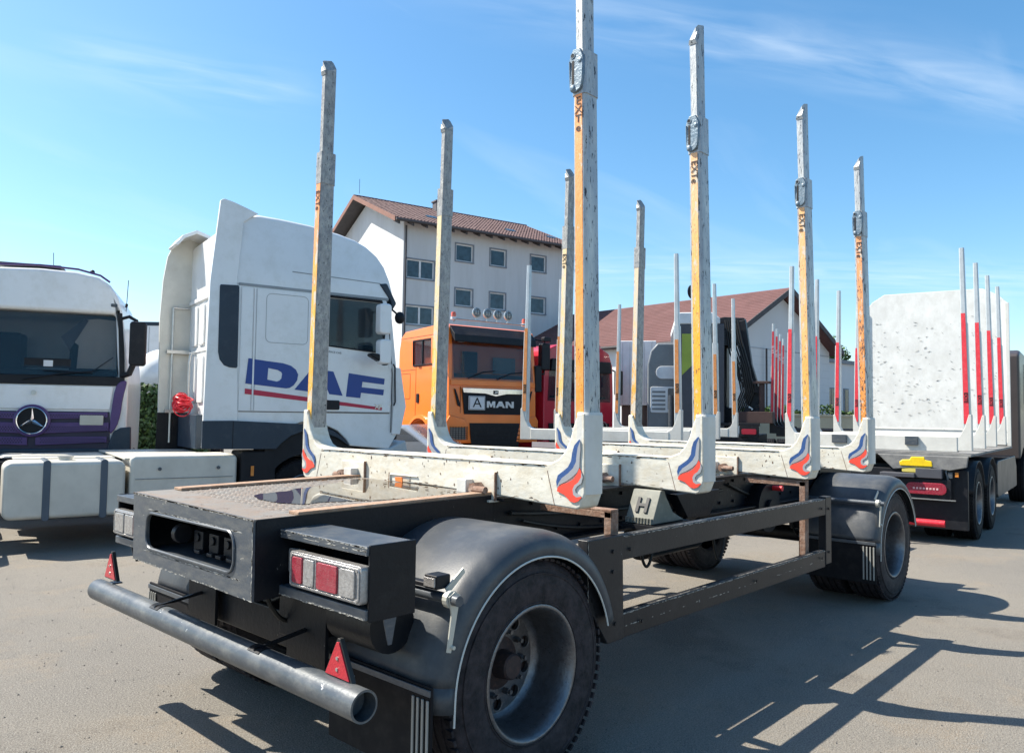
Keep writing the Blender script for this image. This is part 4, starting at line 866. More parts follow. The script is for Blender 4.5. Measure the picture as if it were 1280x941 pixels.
    f5 = B(); f5.lathe([(.02, .0), (.45, .0), (.47, .03), (.46, .05), (.02, .06)], (-2.6, 1.25, 1.06), 'z', 24); f5.obj('fifth_wheel', darkp, D)
    b = B(); b.lathe([(.58, .02), (.58, .60)], (-2.95, 0, .52), 'y', 24, 10, 170); b.lathe([(.58, 1.90), (.58, 2.48)], (-2.95, 0, .52), 'y', 24, 10, 170); b.obj('rear_fender', darkp, D, solid=.01)
    b = B(); b.box(1.9, 2.5, .03, .4, .35, .42); b.box(1.9, 2.5, .03, .4, .70, .76); b.obj('entry_step', darkp, D, bev=.01)
daf()

# ================================================================== WHITE + PURPLE TRACTOR (front view)
Mb = thing('white_purple_tractor', 'white tractor unit facing forward with purple grille and large three pointed star at left edge', 'truck', (.917, 9.31, 0), -116)
def merc():
    half = [(0, .55), (1.22, .55), (1.25, 1.1), (1.255, 2.05), (1.20, 2.6), (1.13, 3.15), (1.06, 3.38), (.95, 3.55), (.80, 3.66), (.5, 3.72), (0, 3.74)]
    P = half + [(-y, z) for y, z in reversed(half[1:-1])]
    P2 = [(y*.985, 1.8+(z-1.8)*.985) for y, z in P]
    o = B().prism(P2, 'x', -2.25, 0, P2).obj('cab_shell', whitep, Mb, bev=.06, seg=4)
    ws = [(-1.14, 2.12), (1.14, 2.12), (1.10, 2.6), (1.07, 3.08), (-1.07, 3.08), (-1.10, 2.6)]
    cut(o, B().prism([(y*.96, z) for y, z in ws], 'x', -1.3, .1))
    g = B(); w2 = [(y*.955, z+(.012 if z < 2.2 else -.012 if z > 3 else 0)) for y, z in ws]; vs = [(-.01-.13*(z-2.12), y, z) for y, z in w2]+[(-.018-.13*(z-2.12), y, z) for y, z in w2]; n_ = len(ws); g.add(vs, [tuple(range(n_)), tuple(range(n_, 2*n_))[::-1]]+[(i, (i+1) % n_, (i+1) % n_+n_, i+n_) for i in range(n_)]); g.obj('windscreen', glass, Mb, smooth=False)
    B().prism([(-1.17, 1.99), (1.17, 1.99), (1.15, 2.125), (-1.15, 2.125)], 'x', .002, .02).obj('cowl', darkp, Mb, bev=.005)
    for s in (-1, 1): B().prism([(s*1.06, 3.10), (s*1.12, 3.10), (s*1.17, 2.5), (s*1.19, 2.02), (s*1.12, 2.02), (s*1.09, 2.6)], 'x', .003, .022).obj('windscreen_pillar', darkp, Mb, bev=.004)
    # interior
    b = B(); b.box(-.35, -.10, -1.05, 1.05, 2.0, 2.22); b.obj('dashboard', dark, Mb, bev=.02)
    b = B()
    for y in (-.6, .6): b.box(-1.1, -.7, y-.28, y+.28, 2.0, 2.8)
    b.obj('seat', dark, Mb, bev=.05)
    B().prism([(.30, 2.72), (.62, 3.0), (.78, 3.02), (1.02, 3.0), (1.04, 2.25), (.50, 2.25), (.52, 2.60), (.42, 2.68)], 'x', -.24, -.22).obj('folded_curtain', mat('curtain_beige', (.85, .80, .72), .9), Mb, bev=.004)
    B().prism([(.28, 2.72), (.60, 3.02), (.64, 2.98), (.40, 2.52)], 'x', -.215, -.205).obj('curtain_edge', mat('curtain_dark', (.16, .15, .17), .9), Mb)  # dark strip along the curtain edge
    B().box(-.10, -.02, .10, .22, 2.26, 2.35).obj('dash_sticker', framew, Mb)
    B().box(-.08, -.03, -.15, .45, 2.24, 2.38).obj('dash_tray', darkp, Mb, bev=.01)
    wp = B(); wp.tube([(.035, -.15, 2.06), (.03, .35, 2.16), (.03, .75, 2.20)], .012, 6); wp.tube([(.03, .1, 2.20), (.03, .75, 2.18)], .008, 6); wp.tube([(.035, -.9, 2.06), (.03, -.45, 2.18)], .012, 6)
    wp.tube([(.03, .75, 2.20), (.03, 1.02, 2.42)], .009, 6); wp.obj('wiper', darkp, Mb)
    # grille area
    pur = [(-1.02, 1.02), (-1.0, 1.60), (1.0, 1.60), (1.02, 1.02)]
    B().prism(pur, 'x', .0, .03).obj('grille_back', mat('grille_dark', (.03, .025, .05), .5), Mb, bev=.01)
    for z0, z1, yw in ((1.475, 1.59, .98), (1.27, 1.44, 1.0), (1.10, 1.23, .98)):
        for s in (-1, 1):
            g = B(); g.prism([(s*.05, z0), (s*yw, z0+.04), (s*yw, z1), (s*.05, z1-.01)], 'x', .03, .055); sl = g.obj('grille_bar', purple, Mb, bev=.008)
            h = B()
            for i in range(int(yw/.034)-3):
                for j in range(3):
                    y, z = s*(.12+i*.034+(j % 2)*.017), z0+.045+j*.026
                    if z < z1-.02: h.cyl((.0555, y, z), (.0562, y, z), .009, 6)
            h.obj('grille_mesh', dark, sl, smooth=False, kind='stuff')
    for s in (-1, 1):
        B().prism(smoothpoly([(s*1.00, 1.24), (s*1.02, 1.60), (s*1.06, 1.95), (s*1.12, 2.06), (s*1.215, 2.08), (s*1.22, 2.02), (s*1.17, 1.80), (s*1.15, 1.55), (s*1.10, 1.36)], 1), 'x', .002, .05).obj('corner_trim', purple, Mb, bev=.012)
        B().prism([(s*1.0, 1.10), (s*1.06, 1.30), (s*1.15, 1.36), (s*1.30, 1.38), (s*1.31, 1.0), (s*1.28, .6), (s*1.0, .6)], 'x', -.02, .06).obj('headlight_corner', sillm, Mb, bev=.02)
    B().box(-.3, .05, -1.28, 1.28, .45, 1.06).obj('bumper', sillm, Mb, bev=.04)
    B().prism([(-1.0, 1.63), (1.0, 1.63), (1.04, 1.98), (-1.04, 1.98)], 'x', .0, .022).obj('bonnet_flap', whitep, Mb, bev=.012)
    st = part('star_badge', Mb)
    b = B(); b.lathe([(.235, .03), (.235, .075), (.215, .085), (.195, .075)], (0, 0, 1.46), 'x', 40); b.obj('badge_surround', purple, st)
    b = B(); b.lathe([(.20, .065), (.001, .066)], (0, 0, 1.46), 'x', 40); b.obj('badge_disc', dark, st)
    chrome = mat('chrome', (.75, .75, .76), .12, 1)
    b = B(); b.tube([(.08, .192*math.cos(R(t)), 1.46+.192*math.sin(R(t))) for t in range(0, 360, 9)], .010, 8, closed=True)
    for a in (90, 210, 330):
        u = Vector((0, math.cos(R(a)), math.sin(R(a)))); v = Vector((0, -math.sin(R(a)), math.cos(R(a)))); c = Vector((.075, 0, 1.46))
        for a2 in (1,):
            p = [c+u*.19, c+u*.03+v*.027, c-u*.02, c+u*.03-v*.027, c+Vector((.028, 0, 0))]; b.add(p, [(0, 1, 4), (1, 2, 4), (2, 3, 4), (3, 0, 4)])
    b.obj('star', chrome, st, smooth=False)
    B().prism(rrect(.615, .925, 1.40, 1.545, .01), 'x', .056, .070).obj('number_plate_holder', mat('plate_cream', (.55, .52, .44), .6), Mb, bev=.003)
    B().cyl((.02, .0, 1.87), (.045, .0, 1.87), .035, 14).obj('round_emblem', steel, Mb)
    v = B(); v.tube([(-.05, -1.0, 3.52), (-.03, -.8, 3.66), (-.02, -.5, 3.73), (-.02, 0, 3.755), (-.02, .5, 3.73), (-.03, .8, 3.66), (-.05, .93, 3.57)], .016, 7); v.obj('roof_trim', purple, Mb)
    r_ = B(); r_.box(-.6, -.2, -.6, .25, 3.74, 3.80); r_.obj('roof_hatch', darkp, Mb, bev=.02)
    an = B(); an.cyl((-.3, .13, 3.72), (-.3, .13, 3.77), .04, 10, .02); an.cyl((-.3, .13, 3.75), (-.3, .12, 4.0), .005, 5); an.cyl((-.9, 1.08, 3.2), (-.9, 1.10, 3.75), .006, 5); an.cyl((-.9, 1.08, 3.3), (-.9, 1.09, 3.36), .02, 6); an.sphere((-.25, .66, 3.74), .035, 6); an.obj('antenna', darkp, Mb)
    B().prism(rrect(.96, 1.05, 3.19, 3.24, .015), 'x', .0, .008).obj('badge', worn, Mb)
    for s in (-1, 1):
        mi = part('mirror', Mb)
        y0, y1 = sorted((s*1.245, s*1.475)); B().prism(rrect(y0, y1, 2.30, 2.97, .05), 'x', .02, .20).obj('mirror_shell', darkp, mi, bev=.03)
        a = B(); a.tube([(.0, s*1.12, 3.02), (.05, s*1.22, 3.05), (.10, s*1.34, 2.98)], .025, 7); a.tube([(.0, s*1.15, 2.15), (.08, s*1.25, 2.18), (.10, s*1.30, 2.32)], .045, 7); a.obj('mirror_arm', darkp, mi)
    chassis(Mb, -6.0, -1.0, 0, .7, 1.0)
    for a in (-1.4, -5.0):
        for s in (-1, 1): wheel(Mb, (a, s*1.24, .5), s, deep=(a < -2), twin=(a < -2), tm=rubberg)
merc()

# ================================================================== ORANGE TIPPER (front view, left of centre)
Mn = thing('orange_truck', 'orange truck with four roof lamps, beacons and white A board on its dark grille', 'truck', (9.178, 9.38, 0), -102)
def man():
    # local y: 0 (image left) to 2.45, front at x=0
    Y0, Y1 = 0.0, 2.45
    side = [(-2.40, 1.42), (-2.48, 2.2), (-2.47, 3.2), (-2.38, 3.52), (-2.15, 3.66), (-.35, 3.72), (-.12, 3.62), (0, 2.50), (.03, 1.45), (.02, .98), (-.62, .98), (-.75, 1.25), (-1.0, 1.44), (-1.30, 1.50), (-1.62, 1.44), (-1.85, 1.25), (-1.95, 1.05), (-2.35, 1.05)]
    o = B().prism(side, 'y', Y0, Y1).obj('cab_shell', orange, Mn, bev=.05, seg=4)
    cut(o, B().prism([(-.30, 2.48), (-.30, 3.50), (.1, 3.50), (.1, 2.48)], 'y', .14, 2.31))
    cut(o, B().prism([(-1.70, 2.78), (-1.72, 3.42), (-.45, 3.42), (-.30, 2.78)], 'y', -.1, .20))
    # windscreen slightly sloped
    B().add([(.015, .08, 2.44), (.015, 2.37, 2.44), (-.105, 2.30, 3.58), (-.105, .13, 3.58), (.0, .08, 2.44), (.0, 2.37, 2.44), (-.12, 2.30, 3.58), (-.12, .13, 3.58)], [(0, 1, 2, 3), (4, 7, 6, 5), (0, 4, 5, 1), (2, 6, 7, 3), (0, 3, 7, 4), (1, 5, 6, 2)]).obj('windscreen', glass, Mn, smooth=False)
    B().prism([(-.15, 3.68), (.10, 3.45), (.12, 3.30), (.10, 3.28), (-.05, 3.45), (-.13, 3.55)], 'y', .08, 2.37).obj('sun_visor', darkp, Mn, bev=.01)
    b = B(); b.box(-.28, -.15, .2, 2.25, 2.40, 2.58); b.box(-.28, -.2, .5, .9, 2.6, 3.1); b.obj('dashboard', dark, Mn, bev=.02)
    B().box(-.24, -.235, 1.35, 2.0, 2.62, 3.0).obj('painted_glow', mat('cab_pale', (.24, .30, .30), .6), Mn)  # pale panel behind the glass, coloured to stand for reflected light
    g = B(); g.prism([(-1.70, 2.80), (-1.72, 3.40), (-.50, 3.40), (-.34, 2.80)], 'y', .01, .02); g.obj('side_window', glass, Mn)
    g = B(); g.tube([(u, -.004, v) for u, v in [(-1.70, 2.80), (-1.72, 3.40), (-.50, 3.40), (-.34, 2.80)]], .02, 6, closed=True); g.box(-1.28, -1.24, -.01, .03, 2.80, 3.40); g.obj('window_frame', darkp, Mn)
    ln = B(); ln.box(-1.565, -1.555, -.006, 0, 1.5, 2.78); ln.box(-2.47, -1.56, -.006, 0, 2.70, 2.708); ln.box(-.9, -.3, -.006, 0, 2.70, 2.706); ln.box(-2.45, -.1, -.006, 0, 3.49, 3.50); ln.tube([(u, -.004, v) for u, v in rrect(-2.40, -1.85, 2.0, 2.62, .03)], .004, 4, closed=True); ln.obj('door_joint', mat('dark_orange_joint', (.3, .09, .02), .5), Mn, smooth=False)  # thin dark orange lines for the panel gaps
    B().prism(rrect(-1.50, -1.38, 1.90, 2.12, .02), 'y', -.02, .0).obj('door_handle', darkp, Mn, bev=.005)
    text('TGS', Mn, darkp, (-1.35, -.008, 2.74), (1, 0, 0), (0, 0, 1), .09)
    # wing
    b = B(); b.lathe([(.58, -.06), (.66, -.05), (.67, .25), (.58, .25)], (-1.30, 0, .95), 'y', 24, 20, 160); b.obj('wing', orange, Mn)
    B().prism([(-2.35, 1.38), (-.35, 1.02), (-.35, .95), (-2.35, 1.30)], 'y', -.06, .0).obj('side_skirt', mat('skirt_brown', (.45, .14, .04), .5), Mn, bev=.01)
    # front face
    def fr(P, m_, d0, d1, nm, bev=.008): return B().prism(P, 'x', d0, d1).obj(nm, m_, Mn, bev=bev)
    fr([(.40, 1.64), (.34, 2.20), (2.14, 2.20), (2.08, 1.64)], dark, .028, .05, 'grille')
    fr([(.36, 2.13), (.33, 2.24), (2.16, 2.24), (2.12, 2.13), (1.55, 2.12), (1.24, 2.06), (.95, 2.12)], mat('chrome', (.75, .75, .76), .12, 1), .05, .075, 'chrome_bar')
    fr([(1.17, 2.11), (1.17, 2.20), (1.31, 2.20), (1.31, 2.11)], dark, .076, .084, 'lion_badge')
    fr([(1.19, 2.13), (1.22, 2.16), (1.21, 2.19), (1.25, 2.17), (1.29, 2.18), (1.28, 2.13), (1.26, 2.15), (1.23, 2.13)], steel, .085, .088, 'lion_emblem', bev=0)
    fr([(.50, 1.74), (.50, 2.06), (.94, 2.06), (.94, 1.74)], framew, .055, .085, 'a_board', bev=.004)
    q = B(); q.tube([(.087, u, v) for u, v in rrect(.515, .925, 1.755, 2.045, .003)], .004, 4, closed=True); q.obj('board_edge', dark, Mn)
    text('A', Mn, dark, (.088, .72, 1.90), (0, 1, 0), (0, 0, 1), .32, sx=1.15, bold=-.001)
    bwm = mat('badge_white', (.7, .7, .68), .3)
    for P in ([(0, 0), (0, .15), (.07, .15), (.115, .07), (.16, .15), (.23, .15), (.23, 0), (.175, 0), (.175, .09), (.13, .01), (.10, .01), (.055, .09), (.055, 0)],
              [(.25, 0), (.34, .15), (.42, .15), (.51, 0), (.45, 0), (.43, .035), (.33, .035), (.31, 0)],
              [(.53, 0), (.53, .15), (.60, .15), (.70, .06), (.70, .15), (.76, .15), (.76, 0), (.69, 0), (.59, .09), (.59, 0)]):
        B().prism([(1.0+y, 1.80+z) for y, z in P], 'x', .056, .072).obj('badge_letter', bwm, Mn, smooth=False)
    sl = B(); [sl.box(.05, .058, .45, 2.05, z, z+.012) for z in (1.70, 1.76, 1.98, 2.03)]; sl.obj('grille_slat', darkp, Mn)
    fr([(.62, .75), (.55, 1.44), (1.98, 1.44), (1.92, .75)], darkp, .028, .05, 'lower_grille')
    sl = B(); [sl.box(.05, .062, .6, 1.95, z, z+.02) for z in (.85, .95, 1.05, 1.15, 1.25, 1.35)]; sl.obj('grille_slat', dark, Mn)
    for sgn in (0, 1):
        f = (lambda y: y) if not sgn else (lambda y: 2.45-y)
        fr([(f(-.04), .98), (f(-.06), 1.50), (f(.02), 1.62), (f(.42), 1.54), (f(.50), 1.42), (f(.60), 1.0)], orange, .0, .06, 'bumper_corner', .03)
        h = fr([(f(.02), 1.06), (f(.02), 1.34), (f(.42), 1.34), (f(.44), 1.06)], clearl, .055, .07, 'headlight', .006)
        gb = B()
        for i in range(7): z = 1.08+i*.042; a, c = sorted((f(.0), f(.46))); gb.box(.085, .093, a, c, z, z+.012)
        for i in range(7): y = f(.01+i*.075); gb.box(.085, .093, y-.006, y+.006, 1.06, 1.36)
        gb.obj('lamp_guard', darkp, h, smooth=False)
        fr([(f(.12), 2.22), (f(.17), 2.20), (f(.30), 1.86), (f(.30), 1.80), (f(.22), 1.84)], dark, .03, .045, 'air_intake')
    fr([(.04, 2.30), (.04, 2.42), (2.41, 2.42), (2.41, 2.30)], orange, .01, .04, 'front_flap', .01)
    wp = B(); wp.tube([(.04, .5, 2.46), (.02, .9, 2.62), (.0, 1.25, 2.66)], .014, 6); wp.tube([(.04, 1.3, 2.46), (.02, 1.7, 2.62), (.0, 2.05, 2.66)], .014, 6); wp.obj('wiper', darkp, Mn)
    jl = B(); jl.box(.0, .006, .03, 2.42, 2.275, 2.283); jl.box(.0, .032, .30, .31, 1.66, 2.26); jl.box(.0, .032, 2.14, 2.15, 1.66, 2.26); jl.obj('panel_joint', mat('dark_orange_joint', (.3, .09, .02), .5), Mn, smooth=False)
    # roof bar, beacons, lamps
    b = B(); b.tube([(-.1, .15, 3.74), (-.05, .2, 3.82), (-.05, 2.25, 3.82), (-.1, 2.3, 3.74)], .02, 8); b.obj('lamp_bar', steel, Mn)
    for y in (.16, 2.16):
        be = part('beacon', Mn); B().cyl((-.1, y, 3.80), (-.1, y, 3.86), .07, 14).obj('beacon_base', framew, be); B().lathe([(.055, 3.86), (.062, 3.93), (.05, 3.97), (.001, 3.98)], (-.1, y, 0), 'z', 16).obj('beacon_lens', mat('beacon_red', (.75, .12, .06), .2, coat=.5), be)
    for y in (.73, 1.03, 1.32, 1.62):
        la = part('roof_lamp', Mn); B().lathe([(.001, -.10), (.08, -.09), (.115, -.03), (.118, .0), (.105, .006)], (0, y, 4.0), 'x', 20).obj('lamp_shell', steel, la)
        B().lathe([(.105, .0), (.001, .012)], (0, y, 4.0), 'x', 20).obj('lamp_glass', clearl, la); B().cyl((-.04, y, 3.90), (-.04, y, 3.82), .012, 6).obj('lamp_foot', steel, la)
        q = B(); q.tube([(.014, y+.075*math.cos(R(t)), 4.0+.075*math.sin(R(t))) for t in range(0, 360, 24)], .006, 5, closed=True); q.tube([(.016, y-.10, 4.0), (.016, y+.10, 4.0)], .005, 4); q.tube([(.016, y, 3.90), (.016, y, 4.10)], .005, 4); q.obj('lamp_grid', worn, la)
    for s, y in ((-1, -.28), (1, 2.73)):
        mi = part('mirror', Mn); m_ = orange if s < 0 else darkp
        B().prism(rrect(y-.13, y+.13, 2.75, 3.40, .04), 'x', -.12, .06).obj('mirror_shell', m_, mi, bev=.03)
        a = B(); a.tube([(-.1, 0 if s < 0 else 2.45, 3.50), (-.02, y, 3.46), (-.02, y, 3.38)], .022, 6); a.tube([(-.1, 0 if s < 0 else 2.45, 2.6), (-.02, y, 2.66), (-.02, y, 2.78)], .022, 6); a.obj('mirror_arm', darkp, mi)
        B().prism(rrect(y-.1, y+.12, 3.44, 3.56, .03), 'x', -.04, .10).obj('wide_mirror', steel if s < 0 else darkp, mi, bev=.02)
    wv = B(); wv.sphere((.05, .28, 3.32), .07, 8, (.7, 1.9, .7)); wv.obj('spot_mirror', steel, Mn)
    chassis(Mn, -7.5, -.6, 1.22, .75, 1.05)
    B().prism([(-7.4, 1.2), (-7.4, 2.6), (-2.75, 2.6), (-2.75, 1.2)], 'y', .05, 2.4).obj('tipper_body', orange, Mn, bev=.03)
    ex = B(); ex.cyl((-2.62, 2.3, 1.2), (-2.62, 2.3, 3.3), .08, 12); ex.box(-2.7, -2.52, 1.9, 2.45, 1.1, 3.2); ex.obj('exhaust_stack', darkp, Mn)
    for a in (-1.30, -5.2):
        for s in (-1, 1): wheel(Mn, (a, 1.225+s*1.22, .5), s, deep=(a < -2), twin=(a < -2), tm=rubberg)
man()

# ================================================================== RED TRUCK
Rd = thing('red_truck', 'red cab truck parked right of the orange truck with pale painted reflection in windscreen', 'truck', (11.85, 8.84, 0), -100)
def redtruck():
    # local y 0..2.35, right edge seen
    P = [(0, .6), (0, 3.0), (.12, 3.28), (.45, 3.42), (1.9, 3.42), (2.22, 3.28), (2.35, 2.95), (2.38, 2.2), (2.38, .6)]
    o = B().prism(P, 'x', -2.2, 0).obj('cab_shell', redt, Rd, bev=.06, seg=4)
    cut(o, B().prism([(.2, 2.08), (2.2, 2.08), (2.15, 2.92), (.25, 2.92)], 'x', -.5, .1))
    B().prism([(.12, 2.0), (2.28, 2.0), (2.22, 3.02), (.18, 3.02)], 'x', .003, .012).obj('windscreen', glass, Rd)
    B().prism([(.16, 2.75), (2.24, 2.75), (2.20, 3.05), (.20, 3.05)], 'x', .004, .10).obj('sun_visor', darkp, Rd, bev=.02)
    B().box(-.35, -.34, 1.45, 2.15, 2.2, 2.65).obj('painted_reflection', tint, Rd)  # pale panel in the cab, painted as a windscreen reflection
    B().box(-.4, -.1, .2, 2.2, 2.0, 2.14).obj('dashboard', dark, Rd, bev=.02)
    B().prism([(.2, .9), (.15, 1.45), (2.2, 1.45), (2.15, .9)], 'x', .0, .05).obj('grille', dark, Rd, bev=.01)
    sl = B(); [sl.box(.05, .07, .25, 2.1, z, z+.03) for z in (1.0, 1.12, 1.24, 1.36)]; sl.obj('grille_slat', darkp, Rd)
    q = B(); q.tube([(.08, 1.95+.13*math.cos(R(t)), 1.36+.13*math.sin(R(t))) for t in range(0, 360, 20)], .012, 6, closed=True)
    for a in (90, 210, 330): q.cyl((.08, 1.95, 1.36), (.08, 1.95+.12*math.cos(R(a)), 1.36+.12*math.sin(R(a))), .016, 5, .004)
    q.obj('star_badge', steel, Rd)
    B().box(-.2, .06, -.02, 2.40, .45, .88).obj('bumper', darkp, Rd, bev=.03)
    B().sphere((-.15, 2.0, 3.46), .04, 6).obj('roof_marker', redlens, Rd)
    for y in (-.2, 2.6):
        mi = part('mirror', Rd); B().prism(rrect(y-.1, y+.1, 2.2, 2.85, .04), 'x', -.1, .06).obj('mirror_shell', darkp, mi, bev=.03)
        B().cyl((-.1, .1 if y < 0 else 2.3, 2.9), (-.05, y, 2.8), .02, 6).obj('mirror_arm', darkp, mi)
    b = B(); b.box(-2.6, -2.3, .0, 2.3, .9, 3.3); b.tube([(-2.4, .3, 1), (-2.4, .35, 3.5), (-2.4, 1.2, 3.7)], .08, 8); b.obj('rear_equipment', darkp, Rd, bev=.02)
    chassis(Rd, -7, -.5, 1.19, .7, 1.0)
    for a in (-1.3, -5.2):
        for s in (-1, 1): wheel(Rd, (a, 1.19+s*1.18, .5), s, deep=(a < -2), twin=(a < -2), tm=rubberg)
redtruck()

# ================================================================== SLIM STAKE BUILDER (background log carriers)
def slim(parent, x, y, s, ztip, band, zb0, zb1, w_=.048, base=1.42, txt=False, pock=pockm, flare=.22):
    e = part('stake', parent, (x, 0, 0))
    ln = lambda z: y-s*.015*(z-base)
    zm = 2.95 if ztip > 3.5 else ztip-.6
    b = B()
    for za, zb, wa, wb in ((base-.05, zm, w_, w_*.9), (zm, ztip, w_*.72, w_*.62)):
        b.prism([(u, v+ln(za)) for u, v in chsec(wa, wa*1.15, .012)], 'z', za, zb, [(u, v+ln(zb)) for u, v in chsec(wb, wb*1.15, .012)])
    b.obj('tube', slimm, e, smooth=False)
    q = B(); h = w_*.66; xo = -w_*1.15-.003
    q.add([(xo, ln(zb0)-h, zb0), (xo, ln(zb0)+h, zb0), (xo, ln(zb1)+h*.8, zb1), (xo, ln(zb1)-h*.8, zb1)], [(0, 1, 2, 3)]); q.obj('painted_stripe', band, e, smooth=False, solid=.004)
    P = [(0, base-.18), (0, base+.30), (-.03*1, base+.31), (-.085, base+.12), (-.14, base+.02), (-flare-.05, base-.04), (-flare-.1, base-.18)]
    P = [(y+s*.055+s*u, z) for u, z in P]
    B().prism(P, 'x', -w_*1.3, w_*1.3).obj('pocket', pock, e, bev=.006)
    if txt: text('EXTE', e, dark, (xo-.004, ln(zb0+.35), zb0+.35), (0, 0, -1), (0, -1, 0), w_*1.25, bold=.001)
    return e

# right log truck seen from behind, with white headboard
RT = thing('timber_truck', 'timber truck at right with white scratched headboard and red striped stakes seen from behind', 'truck', (9.032, -1.003, 0), 4.5)
def rtruck():
    # local x forward (0 = rear bunk line), y 0 = right outer edge, 2.5 = left
    W = 2.45
    for i, x in enumerate((.06, 1.30, 2.55, 3.82)):
        zt = 3.97
        slim(RT, x, .04, -1, zt, bandr, 1.60, 3.08, txt=True); slim(RT, x, W-.06, 1, zt-.02*i, bandr, 1.60, 3.0, txt=True)
        e = B(); e.box(x-.07, x+.07, .15, W-.15, 1.22, 1.43); e.obj('bunk_beam', pockm, RT, bev=.012)
        if i == 0:
            e = B(); e.box(x-.12, x-.07, 1.55, 1.75, 1.30, 1.42); e.box(x-.12, x-.07, .62, .78, 1.30, 1.42); e.obj('beam_bracket', worn, RT, bev=.005)
    hb = B(); hb.prism([(.02, 1.25), (.02, 3.80), (.18, 3.97), (.42, 4.10), (2.10, 4.12), (2.32, 3.98), (2.46, 3.80), (2.46, 1.25)], 'x', 4.75, 4.80); hbo = hb.obj('headboard', mat('headboard_white', (.74, .74, .71), .5, 0, (.52, .51, .47), .6, 1.4, (.2, .19, .17), .05, 30, stretch=(1, 2.2, 1.6)), RT, bev=.008)
    g = B(); rnd = random.Random(9)
    for i in range(170):
        y, z, t, L = rnd.uniform(.15, 2.35), rnd.uniform(1.7, 3.6)**1.0, rnd.uniform(-.5, .9), rnd.uniform(.008, .045); hw = rnd.uniform(.002, .005)
        dy, dz_ = L*math.cos(t), L*math.sin(t); g.add([(4.7455, y-dy, z-dz_), (4.7455, y+.3*hw, z+hw), (4.7455, y+dy, z+dz_), (4.7455, y, z-hw)], [(0, 1, 2, 3)])
    g.obj('gouges', mat('gouge_dark', (.10, .09, .075), .8), hbo, smooth=False, kind='stuff', solid=.002)
    b = B(); b.box(4.70, 4.74, .0, .06, 1.2, 3.8); b.box(4.70, 4.74, 2.42, 2.48, 1.2, 3.8); b.box(4.74, 4.748, .05, 2.43, 1.46, 1.49); b.obj('headboard_frame', whitew, RT, bev=.004)
    # deck / mud covers
    B().add([(-.15, -.02, 1.20), (-.15, W+.02, 1.20), (4.6, W+.02, 1.20), (4.6, -.02, 1.20), (-.15, -.02, 1.17), (-.15, W+.02, 1.17), (4.6, W+.02, 1.17), (4.6, -.02, 1.17)], [(0, 1, 2, 3), (4, 7, 6, 5), (0, 4, 5, 1), (1, 5, 6, 2), (2, 6, 7, 3), (3, 7, 4, 0)]).obj('rubber_deck', mat('dusty_rubber', (.16, .16, .16), .7, 0, (.35, .34, .31), .6, 2), RT)
    g = B(); g.prism([(-.16, 1.18), (-.16, 1.06), (.3, 1.02), (.5, 1.08), (.8, 1.0), (1.2, .98), (1.5, 1.05), (1.75, 1.0), (2.1, 1.05), (2.45, 1.18)], 'x', -.20, -.16) if False else None
    g = B(); g.prism([(.0, 1.17), (.02, 1.03), (.22, .98), (.55, 1.02), (.9, .97), (1.1, 1.17)], 'x', -.20, -.16); g.obj('rubber_apron', mat('dusty_rubber', (.16, .16, .16), .7), RT, bev=.01)
    # wheels/fenders/lights
    for a in (.75, 2.12):
        for s in (-1, 1): wheel(RT, (a, W/2+s*1.22, .5), s, deep=True, twin=True, tm=rubberg)
    for s in (-1, 1): wheel(RT, (7.4, W/2+s*1.22, .5), s, deep=False, twin=False, tm=rubberg)
    b = B()
    for a in (.75, 2.12):
        for y in (0, W-.6): B().lathe([(.56, y), (.56, y+.60)], (a, 0, .52), 'y', 24, 15, 165).obj('mud_guard', darkp, RT, solid=.012)
    chassis(RT, -.1, 8.0, W/2, .72, 1.05)
    B().prism([(.02, .20), (.02, .98), (.60, .98), (W-.02, .98), (W-.02, .20)], 'x', -.12, -.06).obj('rear_panel', darkp, RT, bev=.01)
    for s in (0, 1):
        f = (lambda y: y) if not s else (lambda y: W-y)
        la = part('tail_lamp', RT)
        a, c = sorted((f(.20), f(.80))); B().prism(rrect(a, c, .60, .86, .015), 'x', -.21, -.12).obj('lamp_tray', darkp, la, bev=.01)
        a, c = sorted((f(.25), f(.74))); B().prism(rrect(a, c, .655, .81, .07), 'x', -.235, -.21).obj('lamp_lens', redlens, la, bev=.008)
        q = B(); a, c = sorted((f(.34), f(.66)))
        for i in range(8): y = a+(c-a)*(i+.5)/8; q.box(-.238, -.234, y-.012, y+.012, .72, .745)
        q.obj('lamp_leds', mat('led_pink', (.75, .45, .45), .3), la)
        q = B(); q.box(-.215, -.20, min(f(.15), f(.85)), max(f(.15), f(.85)), .585, .60); q.obj('lamp_edge', steel, la)
    B().cyl((-.20, .28, .28), (-.20, W-.28, .28), .045, 16).obj('red_bumper_bar', mat('bar_red', (.62, .02, .04), .4, 0, (.6, .25, .2), .3, 10), RT)
    b = B(); b.box(-.30, -.12, .62, 1.05, .87, .93); b.box(-.24, -.1, .30, .62, .87, 1.0); b.obj('rear_shelf', greydk, RT, bev=.01)
    q = B(); q.tube([(-.16, .28, 1.0), (-.18, .25, .9), (-.17, .24, .82)], .014, 6); q.box(-.18, -.16, .19, .24, .88, .96); q.obj('gladhand', worn, RT)
    B().box(-.175, -.16, .12, .16, .90, .96).obj('marker', amber, RT)
    # side boxes
    b = B(); b.prism([(3.0, .45), (3.0, .95), (3.1, 1.0), (5.6, 1.0), (5.8, .8), (5.8, .42), (3.1, .40)], 'y', .03, .6); b.obj('side_locker', mat('locker_dark', (.05, .05, .055), .4, 0, (.2, .18, .16), .4, 3), RT, bev=.02)
    # cab beyond the headboard
    cb = part('cab', RT)
